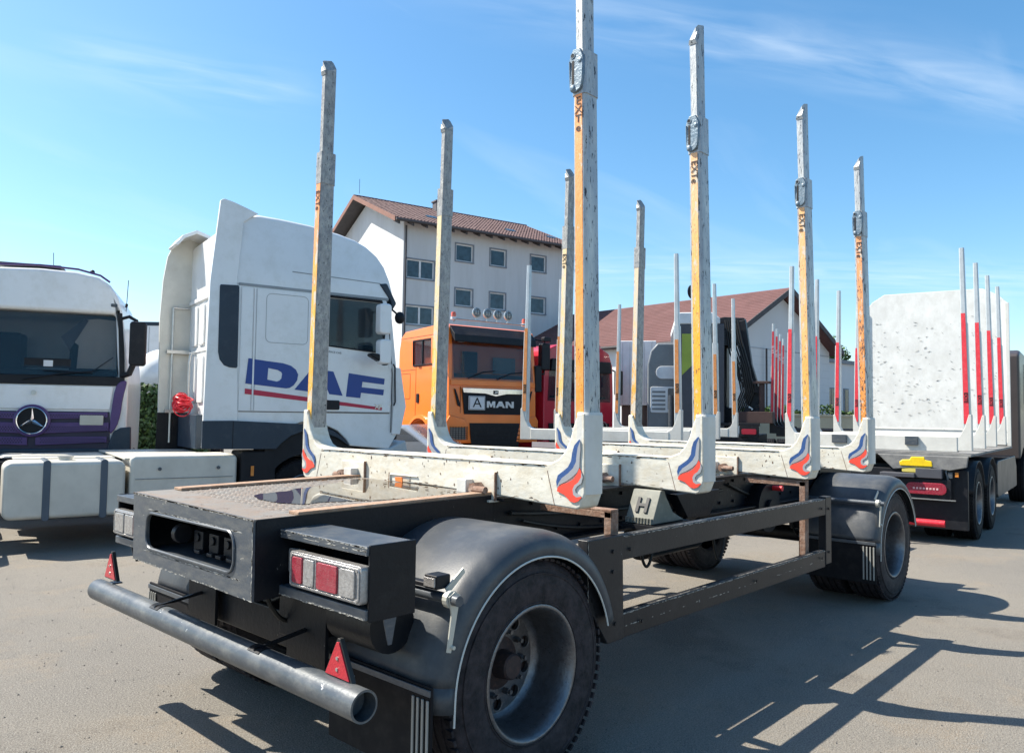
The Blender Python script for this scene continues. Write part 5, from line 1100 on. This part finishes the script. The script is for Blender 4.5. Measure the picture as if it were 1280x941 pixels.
    o = B().prism([(6.1, .9), (6.1, 2.95), (6.3, 3.05), (7.9, 3.0), (8.2, 2.6), (8.35, 1.4), (8.3, .6), (7.5, .6), (7.2, 1.1), (6.6, 1.1)], 'y', -.02, W+.02).obj('cab_shell', mat('cab_dark', (.06, .05, .05), .4, coat=.2), cb, bev=.05)
    B().prism([(6.9, 2.0), (6.9, 2.8), (7.8, 2.8), (8.0, 2.0)], 'y', -.035, -.021).obj('side_window', glass, cb)
    B().prism(rrect(7.95, 8.1, 1.9, 2.7, .04), 'y', -.38, -.18).obj('mirror', darkp, cb, bev=.03)
rtruck()
yc = thing('wheel_chock', 'bright yellow plastic wheel chock on the rear shelf of the timber truck at right', 'wheel chock', (8.86, -.40, .935), 4.5)
b = B(); b.prism(rrect(-.18, .18, .0, .08, .02), 'x', -.07, .07); b.obj('lower_body', mat('pale_yellow_plastic', (.62, .52, .12), .5), yc, bev=.008)
b = B(); b.prism([(-.20, .085), (.20, .085), (.21, .14), (.17, .17), (.08, .175), (.06, .215), (-.10, .215), (-.11, .175), (-.19, .16)], 'x', -.085, .085); b.obj('upper_body', yellow, yc, bev=.012)

# orange striped background log trailer
T2 = thing('log_trailer', 'log trailer behind the foreground one, its slim silver stakes carrying narrow orange stripes', 'trailer', (7.136, 2.267, 0), 17)
def trailer2():
    for i, x in enumerate((0, 1.35, 2.75, 4.6)):
        slim(T2, x, .0, -1, 4.0, bando, 1.70, 2.75, txt=True, base=1.44); slim(T2, x, 2.42, 1, 4.0, bando, 1.70, 3.0, txt=True, base=1.44)
        B().box(x-.07, x+.07, .12, 2.30, 1.26, 1.43).obj('bunk_beam', pockm, T2, bev=.012)
    chassis(T2, -.4, 5.4, 1.21, .95, 1.25, .4)
    for a in (.6, 1.95, 4.4):
        for s in (-1, 1): wheel(T2, (a, 1.21+s*1.2, .5), s, tm=rubberg)
    for a in (.6, 1.95, 4.4):
        for y in (0, 1.82): B().lathe([(.57, y), (.57, y+.60)], (a, 0, .52), 'y', 20, 10, 170).obj('mud_guard', darkp, T2, solid=.012)
    b = B(); b.box(-.45, -.35, .1, 2.3, .55, .75); b.box(-.42, -.35, .15, 2.27, .9, 1.15); b.obj('rear_bumper', darkp, T2, bev=.01)
    for y in (.2, 1.75): B().prism(rrect(y, y+.42, .96, 1.10, .02), 'x', -.45, -.42).obj('tail_lamp', redlens, T2, bev=.005)
    q = B(); q.box(-.44, -.42, 1.5, 2.1, 1.16, 1.24); q.obj('red_white_plate', mat('plate_pale', (.6, .5, .48), .5), T2)
trailer2()

# far red stake trailer
T4 = thing('log_trailer', 'distant log trailer with thin red stakes on black feet before white gable wall', 'trailer', (15.873, 4.812, 0), 20)
for i, x in enumerate((0, 1.25, 2.55, 3.9)):
    for y, s in ((0, 1), (-2.4, -1)):
        slim(T4, x, y, s, 4.0, bandr, 1.55, 3.8, w_=.045, base=1.45, txt=False, pock=darkp, flare=.4)
    B().box(x-.06, x+.06, -2.3, -.1, 1.2, 1.38).obj('bunk_beam', darkp, T4, bev=.01)
    text('EXTE', T4, framew, (x-.065, -.03, 3.35), (0, 0, 1), (0, 1, 0), .085)
chassis(T4, -.4, 5, -1.2, .9, 1.2, .4)
for a in (.7, 2.0, 4.3):
    for s in (-1, 1): wheel(T4, (a, -1.2+s*1.2, .5), s, tm=rubberg)

# ================================================================== CRANE TRUCK
CT = thing('crane_truck', 'dark truck with folded black loading crane seen from behind among the stakes', 'truck', (15.497, 4.951, 0), 17)
def crane():
    W = 2.5
    for y0 in (.02, 2.06):
        la = part('tail_lamp', CT)
        B().prism(rrect(y0, y0+.46, 1.18, 1.44, .02), 'x', -.10, -.02).obj('lamp_tray', darkp, la, bev=.01); B().prism(rrect(y0+.05, y0+.40, 1.24, 1.37, .03), 'x', -.12, -.10).obj('lamp_lens', mat('dull_red_lens', (.35, .02, .04), .3), la, bev=.005)
    b = B(); b.box(-.1, 0, 0, W, 1.44, 1.52); b.box(-.05, 3.5, .3, 2.2, .85, 1.2); b.obj('rear_frame', darkp, CT, bev=.01)
    chassis(CT, 0, 7, W/2, .75, 1.1)
    for a in (.9, 2.25, 6.0):
        for s in (-1, 1): wheel(CT, (a, W/2+s*1.22, .5), s, tm=rubberg)
    # crane
    cr = part('loading_crane', CT)
    B().box(.4, 1.1, .75, 1.35, 1.2, 1.9).obj('crane_base', darkp, cr, bev=.03)
    B().box(.55, .95, .90, 1.20, 1.9, 3.95).obj('crane_column', darkp, cr, bev=.03)
    b = B(); b.prism([(.45, 3.6), (.45, 4.2), (.95, 4.25), (1.25, 4.2), (1.3, 3.55), (1.1, 2.2), (.95, 1.9), (.9, 2.2), (1.0, 3.4)], 'x', .5, .8); b.obj('main_boom', darkp, cr, bev=.02)
    b = B(); b.prism([(.62, 4.1), (.42, 4.15), (.26, 3.0), (.06, 2.3), (.12, 1.8), (.40, 2.0), (.52, 2.9)], 'x', .42, .66); b.obj('jib', darkp, cr, bev=.015)
    h = B(); rnd = random.Random(4)
    for i in range(7):
        y = .5+.05*i; h.tube([(.35, y+.1, 4.15), (.30, y-.02, 3.6-.05*i), (.32, y-.2, 2.9), (.34, y-.30, 2.3), (.4, y-.1, 1.8)], .022, 6)
    for i in range(5): c = (.35, .28+.06*i, 2.4+.12*i); h.tube([(c[0], c[1]+.12*math.cos(R(t)), c[2]+.16*math.sin(R(t))) for t in range(0, 360, 30)], .022, 6, closed=True)
    h.obj('hydraulic_hose', hosem, cr)
    b = B(); b.cyl((.45, .55, 2.6), (.45, .85, 3.9), .05, 10); b.cyl((.4, .9, 3.7), (.75, .9, 3.7), .20, 18); b.obj('crane_cylinder', worn, cr)
    b = B()
    for i in range(9): b.obox((.3+rnd.uniform(-.1, .3), rnd.uniform(.05, .5), rnd.uniform(1.6, 2.4)), (.12, rnd.uniform(.08, .2), rnd.uniform(.08, .25)), Matrix.Rotation(rnd.random(), 3, 'X'))
    b.obj('grapple', darkp, cr, bev=.01)
    b = B(); b.cyl((.2, -.02, 1.52), (.2, -.02, 2.50), .07, 12); b.box(.08, .32, -.22, .18, 2.50, 2.56); b.box(.0, .5, -.3, .6, 1.52, 1.80); b.obj('outrigger_leg', mat('rusty_dark', (.07, .04, .035), .7), cr, bev=.008)
crane()

# grey cab with vents and the charcoal box with lime panel
GC = thing('grey_truck', 'grey truck with white slatted vents and oval panel beside a lime patch', 'truck', (14.447, 7.528, 0), -147)
def greytruck():
    # local y: lateral to the right in the image is +y ; front toward camera
    o = B().prism([(0, .7), (0, 3.0), (.08, 3.35), (.25, 3.55), (1.1, 3.55), (1.1, .7)], 'x', -2.0, 0).obj('cab_shell', greyp, GC, bev=.05)
    B().prism(rrect(.22, .85, 2.62, 2.95, .15), 'x', .0, .03).obj('oval_panel', framew, GC, bev=.01)
    B().prism(rrect(.08, .80, 1.75, 2.42, .05), 'x', .0, .02).obj('vent_surround', framew, GC, bev=.01)
    v = B(); [v.prism(rrect(.12, .46, 1.82+.11*i, 1.87+.11*i, .01), 'x', .021, .03) for i in range(5)]; v.obj('vent_slat', greyp, GC)
    B().prism(rrect(.52, .76, 1.82, 2.38, .04), 'x', .021, .03).obj('side_window', glass, GC)
    B().box(-.2, .1, -.05, 1.1, .6, 1.05).obj('bumper', greyp, GC, bev=.03)
    B().prism([(.68, 1.3), (.68, 4.0), (1.9, 4.0), (1.9, 1.3)], 'x', -3.0, .35).obj('charcoal_body', greydk, GC, bev=.02)
    B().prism([(.68, 4.0), (.68, 4.15), (.80, 4.30), (1.6, 4.30), (1.8, 4.15), (1.8, 4.0)], 'x', -3.0, .35).obj('roof_cap', framew, GC, bev=.03)
    B().prism([(.86, 2.70), (.86, 3.75), (1.14, 3.75), (1.14, 2.98)], 'x', .352, .365).obj('lime_panel', lime, GC)
    b = B(); b.cyl((.1, .60, 1.0), (.1, .60, 2.2), .07, 10); b.obj('exhaust_pipe', worn, GC)
    for a in (-1.2, -4.8):
        for s in (-1, 1): wheel(GC, (a, 1.15+s*1.1, .5), s, tm=rubberg)
greytruck()

# silver car between the white tractor and the bunks
SC = thing('silver_car', 'silver car bonnet showing low between the white tractor and the orange truck', 'car', (6.5, 7.7, 0), -60)
def car():
    sec = [(-2.2, .35), (-2.2, .85), (-1.9, .98), (-1.2, 1.05), (-.75, 1.42), (.35, 1.45), (1.0, 1.02), (1.9, .90), (2.15, .70), (2.2, .35)]
    b = B(); rows = [(-.88, .92, .0), (-.84, .97, .0), (-.70, 1.0, 1), (.70, 1.0, 1), (.84, .97, 0), (.88, .92, 0)]
    vs = []; n = len(sec)
    for y, k, q in rows:
        for x, z in sec: vs.append((x*k, y*(.86 if z > 1.2 else 1), .35+(z-.35)*(k if z < 1.2 else k*.99)))
    fs = [(i*n+j, i*n+(j+1) % n, (i+1)*n+(j+1) % n, (i+1)*n+j) for i in range(len(rows)-1) for j in range(n)]+[tuple(range(n))[::-1], tuple(range(5*n, 6*n))]
    b.add(vs, fs).obj('body', silver, SC, bev=.02)
    B().add([(.38, -.60, 1.445), (.38, .60, 1.445), (.98, .70, 1.045), (.98, -.70, 1.045)], [(0, 1, 2, 3)]).obj('windscreen', glass, SC, solid=.01)
    B().add([(-.80, -.60, 1.40), (-.80, .60, 1.40), (-1.15, .70, 1.09), (-1.15, -.70, 1.09)], [(0, 1, 2, 3)]).obj('rear_window', glass, SC, solid=.01)
    for s in (-1, 1):
        B().prism([(-.95, 1.05), (-.62, 1.38), (.30, 1.38), (.80, 1.05)], 'y', s*.80-.02, s*.80+.02).obj('side_window', glass, SC)
        B().prism(rrect(s*.65-.15, s*.65+.15, .62, .76, .04), 'x', 2.02, 2.12).obj('headlight', clearl, SC, bev=.01)
        for x in (-1.35, 1.35):
            wl = part('wheel', SC, (x, s*.87, .32)); B().lathe([(.20, -.09), (.31, -.09), (.32, -.06), (.32, .06), (.31, .09), (.20, .09)], (0, 0, 0), 'y', 24).obj('tyre', rubberg, wl); B().lathe([(.2, -.08), (.06, -.05), (.001, -.06)], (0, 0, 0), 'y', 20).obj('rim', alu, wl); B().lathe([(.2, .08), (.06, .05), (.001, .06)], (0, 0, 0), 'y', 20).obj('rim', alu, wl)
    B().box(2.10, 2.16, -.7, .7, .38, .58).obj('bumper', darkp, SC, bev=.02)
car()

# ================================================================== BACKGROUND LEFT: box trailer, tank trailer, hedge
BT = thing('box_trailer', 'plain white box trailer with dark top rim far left behind the parked tractors', 'trailer', (4.1, 24.2, 0), -47)
def boxt():
    B().box(0, 7.5, -.0, 2.5, 1.1, 4.25).obj('box_body', whitep, BT, bev=.02)
    B().box(-.02, 7.52, -.02, 2.52, 4.25, 4.36).obj('top_rim', sillm, BT, bev=.01)
    ln = B(); [ln.box(x, x+.02, -.006, 0, 1.15, 4.2) for x in (.9, 2.1, 3.3, 4.5, 5.7, 6.9)]; ln.obj('panel_joint', mat('seam_pale', (.42, .43, .43), .5), BT)
    chassis(BT, .1, 7.4, 1.25, .85, 1.1, .45)
    for a in (1.2, 2.5, 3.8):
        for s in (-1, 1): wheel(BT, (a, 1.25+s*1.2, .5), s, tm=rubberg)
boxt()
TK = thing('tank_trailer', 'white round tank trailer mostly hidden behind the white tractor cab', 'trailer', (4.62, 13.64, 0), 62)
def tankt():
    b = B(); b.lathe([(.001, -.55), (.30, -.50), (.52, -.35), (.62, -.1), (.65, .2), (.65, 6.0), (.5, 6.4), (.001, 6.5)], (0, 0, 2.35), 'x', 36); b.obj('tank', whitep, TK)
    p = B(); [p.cyl((-.75, .42, 1.45+.17*i), (4.5, .42, 1.45+.17*i), .075, 14) for i in range(3)]; p.obj('hose_tube', greyp, TK)
    B().box(-.75, -.55, .55, .75, 1.42, 1.95).obj('control_box', dark, TK, bev=.02)
    B().box(-.6, -.5, -.3, .45, .6, 1.35).obj('end_frame', worn, TK, bev=.01)
    chassis(TK, -.2, 6.0, 0, 1.1, 1.4, .45)
    b = B(); [b.box(x, x+.08, -.6, .6, 1.4, 2.0) for x in (.4, 2.5, 4.6)]; b.obj('saddle', darkp, TK)
    for a in (.6, 1.9, 3.2):
        for s in (-1, 1): wheel(TK, (a, s*1.2, .5), s, tm=rubberg)
tankt()

def leaf_cloud(name, parent, m_, fn, n, size, seed, kind='stuff'):
    rnd = random.Random(seed); b = B()
    for i in range(n):
        p, nrm = fn(rnd); d = Vector((rnd.uniform(-1, 1), rnd.uniform(-1, 1), rnd.uniform(-1, 1)))+Vector(nrm)*.8
        if d.length < .01: continue
        d.normalize(); a = d.orthogonal().normalized(); q = d.cross(a); t = rnd.random()*6.28; u = a*math.cos(t)+q*math.sin(t); v = d.cross(u); s = size*rnd.uniform(.6, 1.4); p = Vector(p)
        b.add([p-u*s, p+v*s*.55, p+u*s, p-v*s*.55], [(0, 1, 2, 3)])
    return b.obj(name, m_, parent, smooth=False, kind=kind)
IV = thing('ivy_hedge', 'dark green ivy covered hedge behind the white mirror at left', 'hedge', (3.2, 11.9, 0), -48)
def ivy():
    B().box(-1.6, 1.6, -.10, .10, 0, 1.95).obj('hedge_core', mat('hedge_dark_green', (.02, .035, .015), .9), IV)  # solid core in one dark green behind the leaves
    w2 = mat('wood_fence', (.16, .12, .10), .9); [B().box(-1.55+.14*i, -1.43+.14*i, -.14, -.11, .0, .85).obj('fence_plank', w2, IV) for i in range(22)]
    def f(r):
        x = r.uniform(-1.65, 1.65); z = r.uniform(.55, 2.08)+.06*math.sin(x*6); side = r.random()
        if side < .75: return (x, -.16-r.random()*.14-.03*math.sin(x*9+z*7), z), (0, -1, .3)
        return (x, r.uniform(-.2, .2), 2.0+r.random()*.12), (0, 0, 1)
    leaf_cloud('ivy_leaves', IV, leafd, f, 5200, .045, 1); leaf_cloud('young_leaves', IV, leafm, f, 1500, .04, 2)
ivy()

# ================================================================== BUILDINGS
AP = thing('apartment_building', 'pale rendered apartment block with plum tiled gable roof rising behind the trucks', 'building', (26.617, 32.681, 0), -14)
def apartment():
    L, Wd, ez, rz = 11.9, 12.0, 13.25, 15.75
    wl = B(); wl.prism([(0, 0), (0, ez), (Wd/2, rz-.25), (Wd, ez), (Wd, 0)], 'x', 0, L); wo = wl.obj('wall', wallm, AP, smooth=False)
    cols = [(.22, 2.08, True), (3.60, 4.82, False), (6.14, 7.30, False), (9.3, 10.5, False)]
    rows = {True: (9.83, 10.97), False: (11.25, 12.33)}
    cb = B(); W_ = []
    for a0, a1, dbl in cols:
        z0, z1 = rows[dbl]
        for k in range(4):
            za, zb = z0-2.82*k, z1-2.82*k
            if za < .5: continue
            W_.append((a0, a1, za, zb, dbl)); cb.box(a0, a1, -.5, .22, za, zb)
    cut(wo, cb)
    for a0, a1, za, zb, dbl in W_:
        wn = part('window', AP)
        f = B(); t = .07; f.box(a0, a0+t, .06, .13, za, zb); f.box(a1-t, a1, .06, .13, za, zb); f.box(a0+t, a1-t, .06, .13, za, za+t); f.box(a0+t, a1-t, .06, .13, zb-t, zb)
        if dbl: mdl = (a0+a1)/2; f.box(mdl-.06, mdl+.06, .055, .135, za+t, zb-t)
        f.obj('frame', framew, wn, smooth=False)
        B().box(a0+t, a1-t, .09, .10, za+t, zb-t).obj('pane', glassg, wn, smooth=False)
        s = B(); s.box(a0-.09, a1+.09, -.06, .04, za-.07, za); s.box(a0-.09, a0-.001, -.025, .0, za, zb+.08); s.box(a1+.001, a1+.09, -.025, .0, za, zb+.08); s.box(a0, a1, -.025, 0, zb+.001, zb+.08); s.obj('surround', sillw, wn, smooth=False)
        B().box(a0+t, a1-t, .20, .21, za+t, zb-(.3 if int(a0*7+za) % 2 else .65)).obj('curtain', mat('curtain_grey', (.16, .18, .21), .9), wn, smooth=False)
    # roof: sheets + tile courses
    og, oe = .9, .75; sl = (rz-ez)/(Wd/2)
    rf = part('roof', AP)
    b = B()
    th = .16
    for s in (0, 1):
        f = (lambda y: y) if not s else (lambda y: Wd-y)
        y0, z0 = f(-oe), ez-.0-oe*sl+.05; y1, z1 = f(Wd/2), rz
        b.add([(-og, y0, z0), (L+og, y0, z0), (L+og, y1, z1), (-og, y1, z1), (-og, y0, z0+th), (L+og, y0, z0+th), (L+og, y1, z1+th), (-og, y1, z1+th)], [(0, 1, 2, 3), (4, 5, 6, 7), (0, 1, 5, 4), (1, 2, 6, 5), (2, 3, 7, 6), (3, 0, 4, 7)])
    b.obj('roof_deck', wood, rf, smooth=False)
    tb = B(); n_r = 22; n_c = 62
    cwd = (L+2*og)/n_c; run = Wd/2+oe
    for i in range(n_r):
        ya, yb = -oe-.06+run*i/n_r, -oe+run*(i+1)/n_r+.05
        za, zb = ez-oe*sl+.05+th+.055+sl*(ya+oe), ez-oe*sl+.05+th+.02+sl*(yb+oe)
        for j in range(n_c):
            x = -og+j*cwd; dzr = random.uniform(-.006, .006)
            P = [(0, .0), (.25, .045), (.55, .05), (.8, .015), (1, .0)]
            vs = [(x+p*cwd, ya, za+h+dzr) for p, h in P]+[(x+p*cwd, yb, zb+h+dzr) for p, h in P]+[(x+p*cwd, ya, za-.05) for p, h in P]
            tb.add(vs, [(k, k+1, 5+k+1, 5+k) for k in range(4)]+[(10+k, 11+k, k+1, k) for k in range(4)])
    tb.obj('roof_tiles', tilem, rf, smooth=False, kind='stuff')
    r_ = B()
    for j in range(44): x = -og+(L+2*og)*j/44; r_.cyl((x, Wd/2, rz+th+.06), (x+.45, Wd/2, rz+th+.08), .12, 8)
    r_.obj('ridge_tile', tilem, rf)
    v = B(); bw = mat('verge_brown', (.24, .12, .09), .7)
    for s in (0, 1):
        f = (lambda y: y) if not s else (lambda y: Wd-y); y0, z0 = f(-oe), ez-oe*sl+.0; y1, z1 = f(Wd/2), rz
        for xx in (-og-.04, L+og+.0):
            v = B()
            v.add([(xx, y0, z0), (xx+.04, y0, z0), (xx+.04, y1, z1), (xx, y1, z1), (xx, y0, z0+.30), (xx+.04, y0, z0+.30), (xx+.04, y1, z1+.30), (xx, y1, z1+.30)], [(0, 1, 2, 3), (4, 5, 6, 7), (0, 1, 5, 4), (1, 2, 6, 5), (2, 3, 7, 6), (3, 0, 4, 7)])
            v.obj('verge_board', bw, rf, smooth=False)
    for i in range(15):
        x = -.7+i*.92; B().add([(x, -oe+.03, ez-oe*sl-.12), (x+.12, -oe+.03, ez-oe*sl-.12), (x+.12, 0, ez-.12), (x, 0, ez-.12), (x, -oe+.03, ez-oe*sl+.049), (x+.12, -oe+.03, ez-oe*sl+.049), (x+.12, 0, ez+.049), (x, 0, ez+.049)], [(0, 1, 2, 3), (4, 5, 6, 7), (0, 1, 5, 4), (2, 3, 7, 6), (1, 2, 6, 5), (3, 0, 4, 7)]).obj('rafter', wood, rf, smooth=False)
    g = B(); g.cyl((-og, -oe-.12, ez-oe*sl+.12), (L+og, -oe-.12, ez-oe*sl+.12), .075, 10); g.obj('gutter', wood, AP)
    B().cyl((.12, -.10, 0), (.12, -.10, ez-.3), .055, 10).obj('downpipe', wood, AP)
    for x in (2.2, 8.2, 11.6): # snow guards / roof lights
        yy = 1.2; z = ez-oe*sl+.05+th+.12+sl*(yy+oe); B().add([(x, yy, z), (x+.7, yy, z), (x+.7, yy+.35, z+.35*sl+.04), (x, yy+.35, z+.35*sl+.04), (x, yy, z-.1), (x+.7, yy, z-.1), (x+.7, yy+.35, z+.35*sl-.1), (x, yy+.35, z+.35*sl-.1)], [(0, 1, 2, 3), (0, 4, 5, 1), (1, 5, 6, 2), (2, 6, 7, 3), (3, 7, 4, 0)]).obj('roof_light', glassg, rf, smooth=False)
    ch = B(); ch.box(4.85, 5.4, 5.2, 5.8, 14.6, 16.4); ch.box(4.78, 5.47, 5.13, 5.87, 16.4, 16.5); ch.obj('chimney', mat('chimney_dark', (.12, .11, .12), .8), rf, smooth=False)
    q = B(); q.cyl((-.5, 6.0, 16.2), (-.5, 6.0, 17.2), .015, 5); q.obj('lightning_rod', wood, rf)
apartment()

GB = thing('gabled_house', 'long white house with brown red roof and plain gable wall right of centre', 'building', (32.292, 14.791, 0), 84)
def gabled():
    # local x along eave (away), local -y to the right across the gable
    Wd, ez, rz, L = 11.0, 5.55, 8.45, 34
    wl = B(); wl.prism([(0, 0), (0, ez), (-Wd/2, rz-.15), (-Wd, ez+.2), (-Wd, 0)], 'x', 0, L); wl.obj('wall', wallw, GB, smooth=False)
    ln = B(); ln.box(-.02, 0, -Wd, 0, 5.28, 5.34); ln.obj('wall_band', mat('band_grey', (.40, .42, .45), .8), GB)
    jn = B()
    for i in range(9): jn.box(-.008, 0, -Wd, 0, 1.5+.42*i, 1.512+.42*i)
    jn.obj('block_joint', mat('joint_grey', (.5, .52, .55), .85), GB)
    rf = part('roof', GB); b = B(); og = .7; oe = .35; sl = (rz-ez)/(Wd/2)
    for s in (0, 1):
        f = (lambda y: y) if not s else (lambda y: -Wd-y)
        y0, z0, y1, z1 = f(oe), ez-oe*sl, f(-Wd/2), rz
        b.add([(-og, y0, z0), (L, y0, z0), (L, y1, z1), (-og, y1, z1), (-og, y0, z0+.18), (L, y0, z0+.18), (L, y1, z1+.18), (-og, y1, z1+.18)], [(0, 1, 2, 3), (4, 5, 6, 7), (0, 1, 5, 4), (1, 2, 6, 5), (2, 3, 7, 6), (3, 0, 4, 7)])
    b.obj('roof_deck', roofm, rf, smooth=False)
    c = B()
    n = 26
    for i in range(n):
        t0 = i/n; y = oe-(Wd/2+oe)*t0; z = ez-oe*sl+.18+sl*(oe-y); c.add([(-og, y, z), (L, y, z), (L, y-.30, z+.30*sl+.02), (-og, y-.30, z+.30*sl+.02), (-og, y, z+.045), (L, y, z+.045)], [(4, 5, 2, 3), (0, 1, 5, 4)])
    c.obj('tile_course', roofm, rf, smooth=False)
    for s in (0, 1):
        v = B(); f = (lambda y: y) if not s else (lambda y: -Wd-y); y0, z0, y1, z1 = f(oe), ez-oe*sl-.05, f(-Wd/2), rz-.05
        v.add([(-og-.05, y0, z0), (-og, y0, z0), (-og, y1, z1), (-og-.05, y1, z1), (-og-.05, y0, z0+.30), (-og, y0, z0+.30), (-og, y1, z1+.30), (-og-.05, y1, z1+.30)], [(0, 1, 2, 3), (4, 5, 6, 7), (0, 1, 5, 4), (1, 2, 6, 5), (2, 3, 7, 6), (3, 0, 4, 7)])
        v.obj('verge_board', wood, rf, smooth=False)
    B().cyl((-og, oe+.08, ez-oe*sl+.1), (L, oe+.08, ez-oe*sl+.1), .08, 8).obj('gutter', wood, GB)
    B().cyl((-.2, -3.8, 5.3), (-.2, -3.8, 2), .05, 8).obj('downpipe', wood, GB)
    # cross gable + satellite dish
    b = B(); b.lathe([(.001, -.12), (.3, -.06), (.42, 0)], (5.6, -Wd/2+.2, 9.1), 'x', 18); b.cyl((5.6, -Wd/2+.2, 9.0), (5.6, -Wd/2+.2, 8.2), .03, 6); b.obj('satellite_dish', darkp, GB, solid=.02)
    B().box(4.5, 5.9, .0, .04, 2.2, 5.2).obj('gate_panel', framew, GB)
gabled()
WC = thing('white_container', 'white box body with brown underside standing between the red truck and grey truck', 'container', (15.2, 8.98, 0), -147)
B().box(-3, 0, 0, 1.05, 1.95, 3.75).obj('box_body', framew, WC, bev=.02); B().box(-2.9, -.1, .1, 1.0, .0, 1.94).obj('base_frame', mat('brown_base', (.16, .12, .10), .8), WC, bev=.02)
lj = B(); [lj.box(.0, .006, .12+.2*i, .13+.2*i, 2.0, 3.7) for i in range(5)]; lj.obj('panel_joint', mat('seam_pale', (.42, .43, .43), .5), WC)

LB = thing('flat_roof_building', 'low flat roofed grey white building with dark glass door behind the right stakes', 'building', (40.592, 14.676, 0), -6)
def low():
    B().box(0, 22, 0, 8, 0, 5.1).obj('wall', wallw, LB, smooth=False)
    B().box(-.15, 22.15, -.15, 8.15, 5.1, 5.32).obj('roof_edge', sillw, LB, smooth=False)
    for a0, a1, z0, z1, n in ((2.85, 5.05, 2.0, 3.5, 3), (6.1, 6.6, 2.0, 3.5, 1), (8.5, 10.2, 2.0, 3.5, 2), (13, 15, 2.0, 3.5, 2)):
        wn = part('window', LB); f = B(); f.box(a0-.07, a1+.07, -.05, -.002, z0-.07, z1+.07); f.obj('frame', sillw, wn, smooth=False)
        for k in range(n): a = a0+(a1-a0)*k/n; B().box(a+.04, a+(a1-a0)/n-.04, -.07, -.051, z0, z1).obj('pane', glassg, wn, smooth=False)
low()
RW = thing('yard_wall', 'low yellowish wall topped with green plants behind the right stakes', 'wall', (23.434, 6.681, 0), -46)
B().box(-2.5, 9, 0, .3, 0, 1.72).obj('wall_body', retm, RW, bev=.01)
B().box(-2.55, 9.05, -.03, .33, 1.72, 1.80).obj('coping', retm, RW, bev=.01)
def pl(r):
    x = r.uniform(-2.4, 8.9); return (x, r.uniform(.0, .5), 1.8+r.random()*.35*(.6+.4*math.sin(x*4))), (0, 0, 1)
leaf_cloud('wall_plants', RW, leafm, pl, 3500, .06, 8)

def tree(x, y, h, r_, seed, label, z0=0):
    t = thing('broadleaf_tree', label, 'tree', (x, y, 0), 0, 'trees behind the low building')
    rnd = random.Random(seed)
    b = B(); b.tube([(0, 0, 0), (.05, .05, h*.35), (0, .1, h*.7)], [.22, .15, .06], 8)
    cl_ = []
    for i in range(9):
        a = rnd.random()*6.28; zz = h*rnd.uniform(.5, .95); rr = r_*rnd.uniform(.3, .9)*(1.1-abs(zz/h-.7)); p = (rr*math.cos(a), rr*math.sin(a), zz); cl_.append((p, r_*rnd.uniform(.28, .5))); b.tube([(0, 0, h*.4), (p[0]*.5, p[1]*.5, (zz+h*.4)/2), p], [.08, .05, .02], 5)
    b.obj('trunk', bark, t)
    def f(r):
        c, q = r.choice(cl_); d = Vector((r.gauss(0, 1), r.gauss(0, 1), r.gauss(0, .8))).normalized()*q*(r.random()**.4); return Vector(c)+d, d.normalized()
    leaf_cloud('crown', t, leafm, f, 2600, .16, seed)
tree(48, 19.5, 6.9, 2.4, 21, 'small green tree left of the others above the low flat roof')
tree(50.5, 17.2, 7.1, 2.2, 22, 'middle green tree peeking over the low flat roof by the gable')
tree(56, 14.5, 7.3, 2.6, 23, 'right hand green tree top above the low flat roof edge')
SH = thing('small_gable_house', 'pale gable end with dark verge seen right behind the long house', 'building', (44.0, 16.9, 0), 84)
B().prism([(0, 0), (0, 7.8), (-3.2, 6.3), (-3.2, 0)], 'x', 0, 8).obj('wall', wallw, SH, smooth=False)
B().prism([(.2, 8.15), (.2, 7.95), (-4.3, 5.75), (-4.3, 5.95)], 'x', -.6, 8.3).obj('roof', wood, SH, smooth=False)
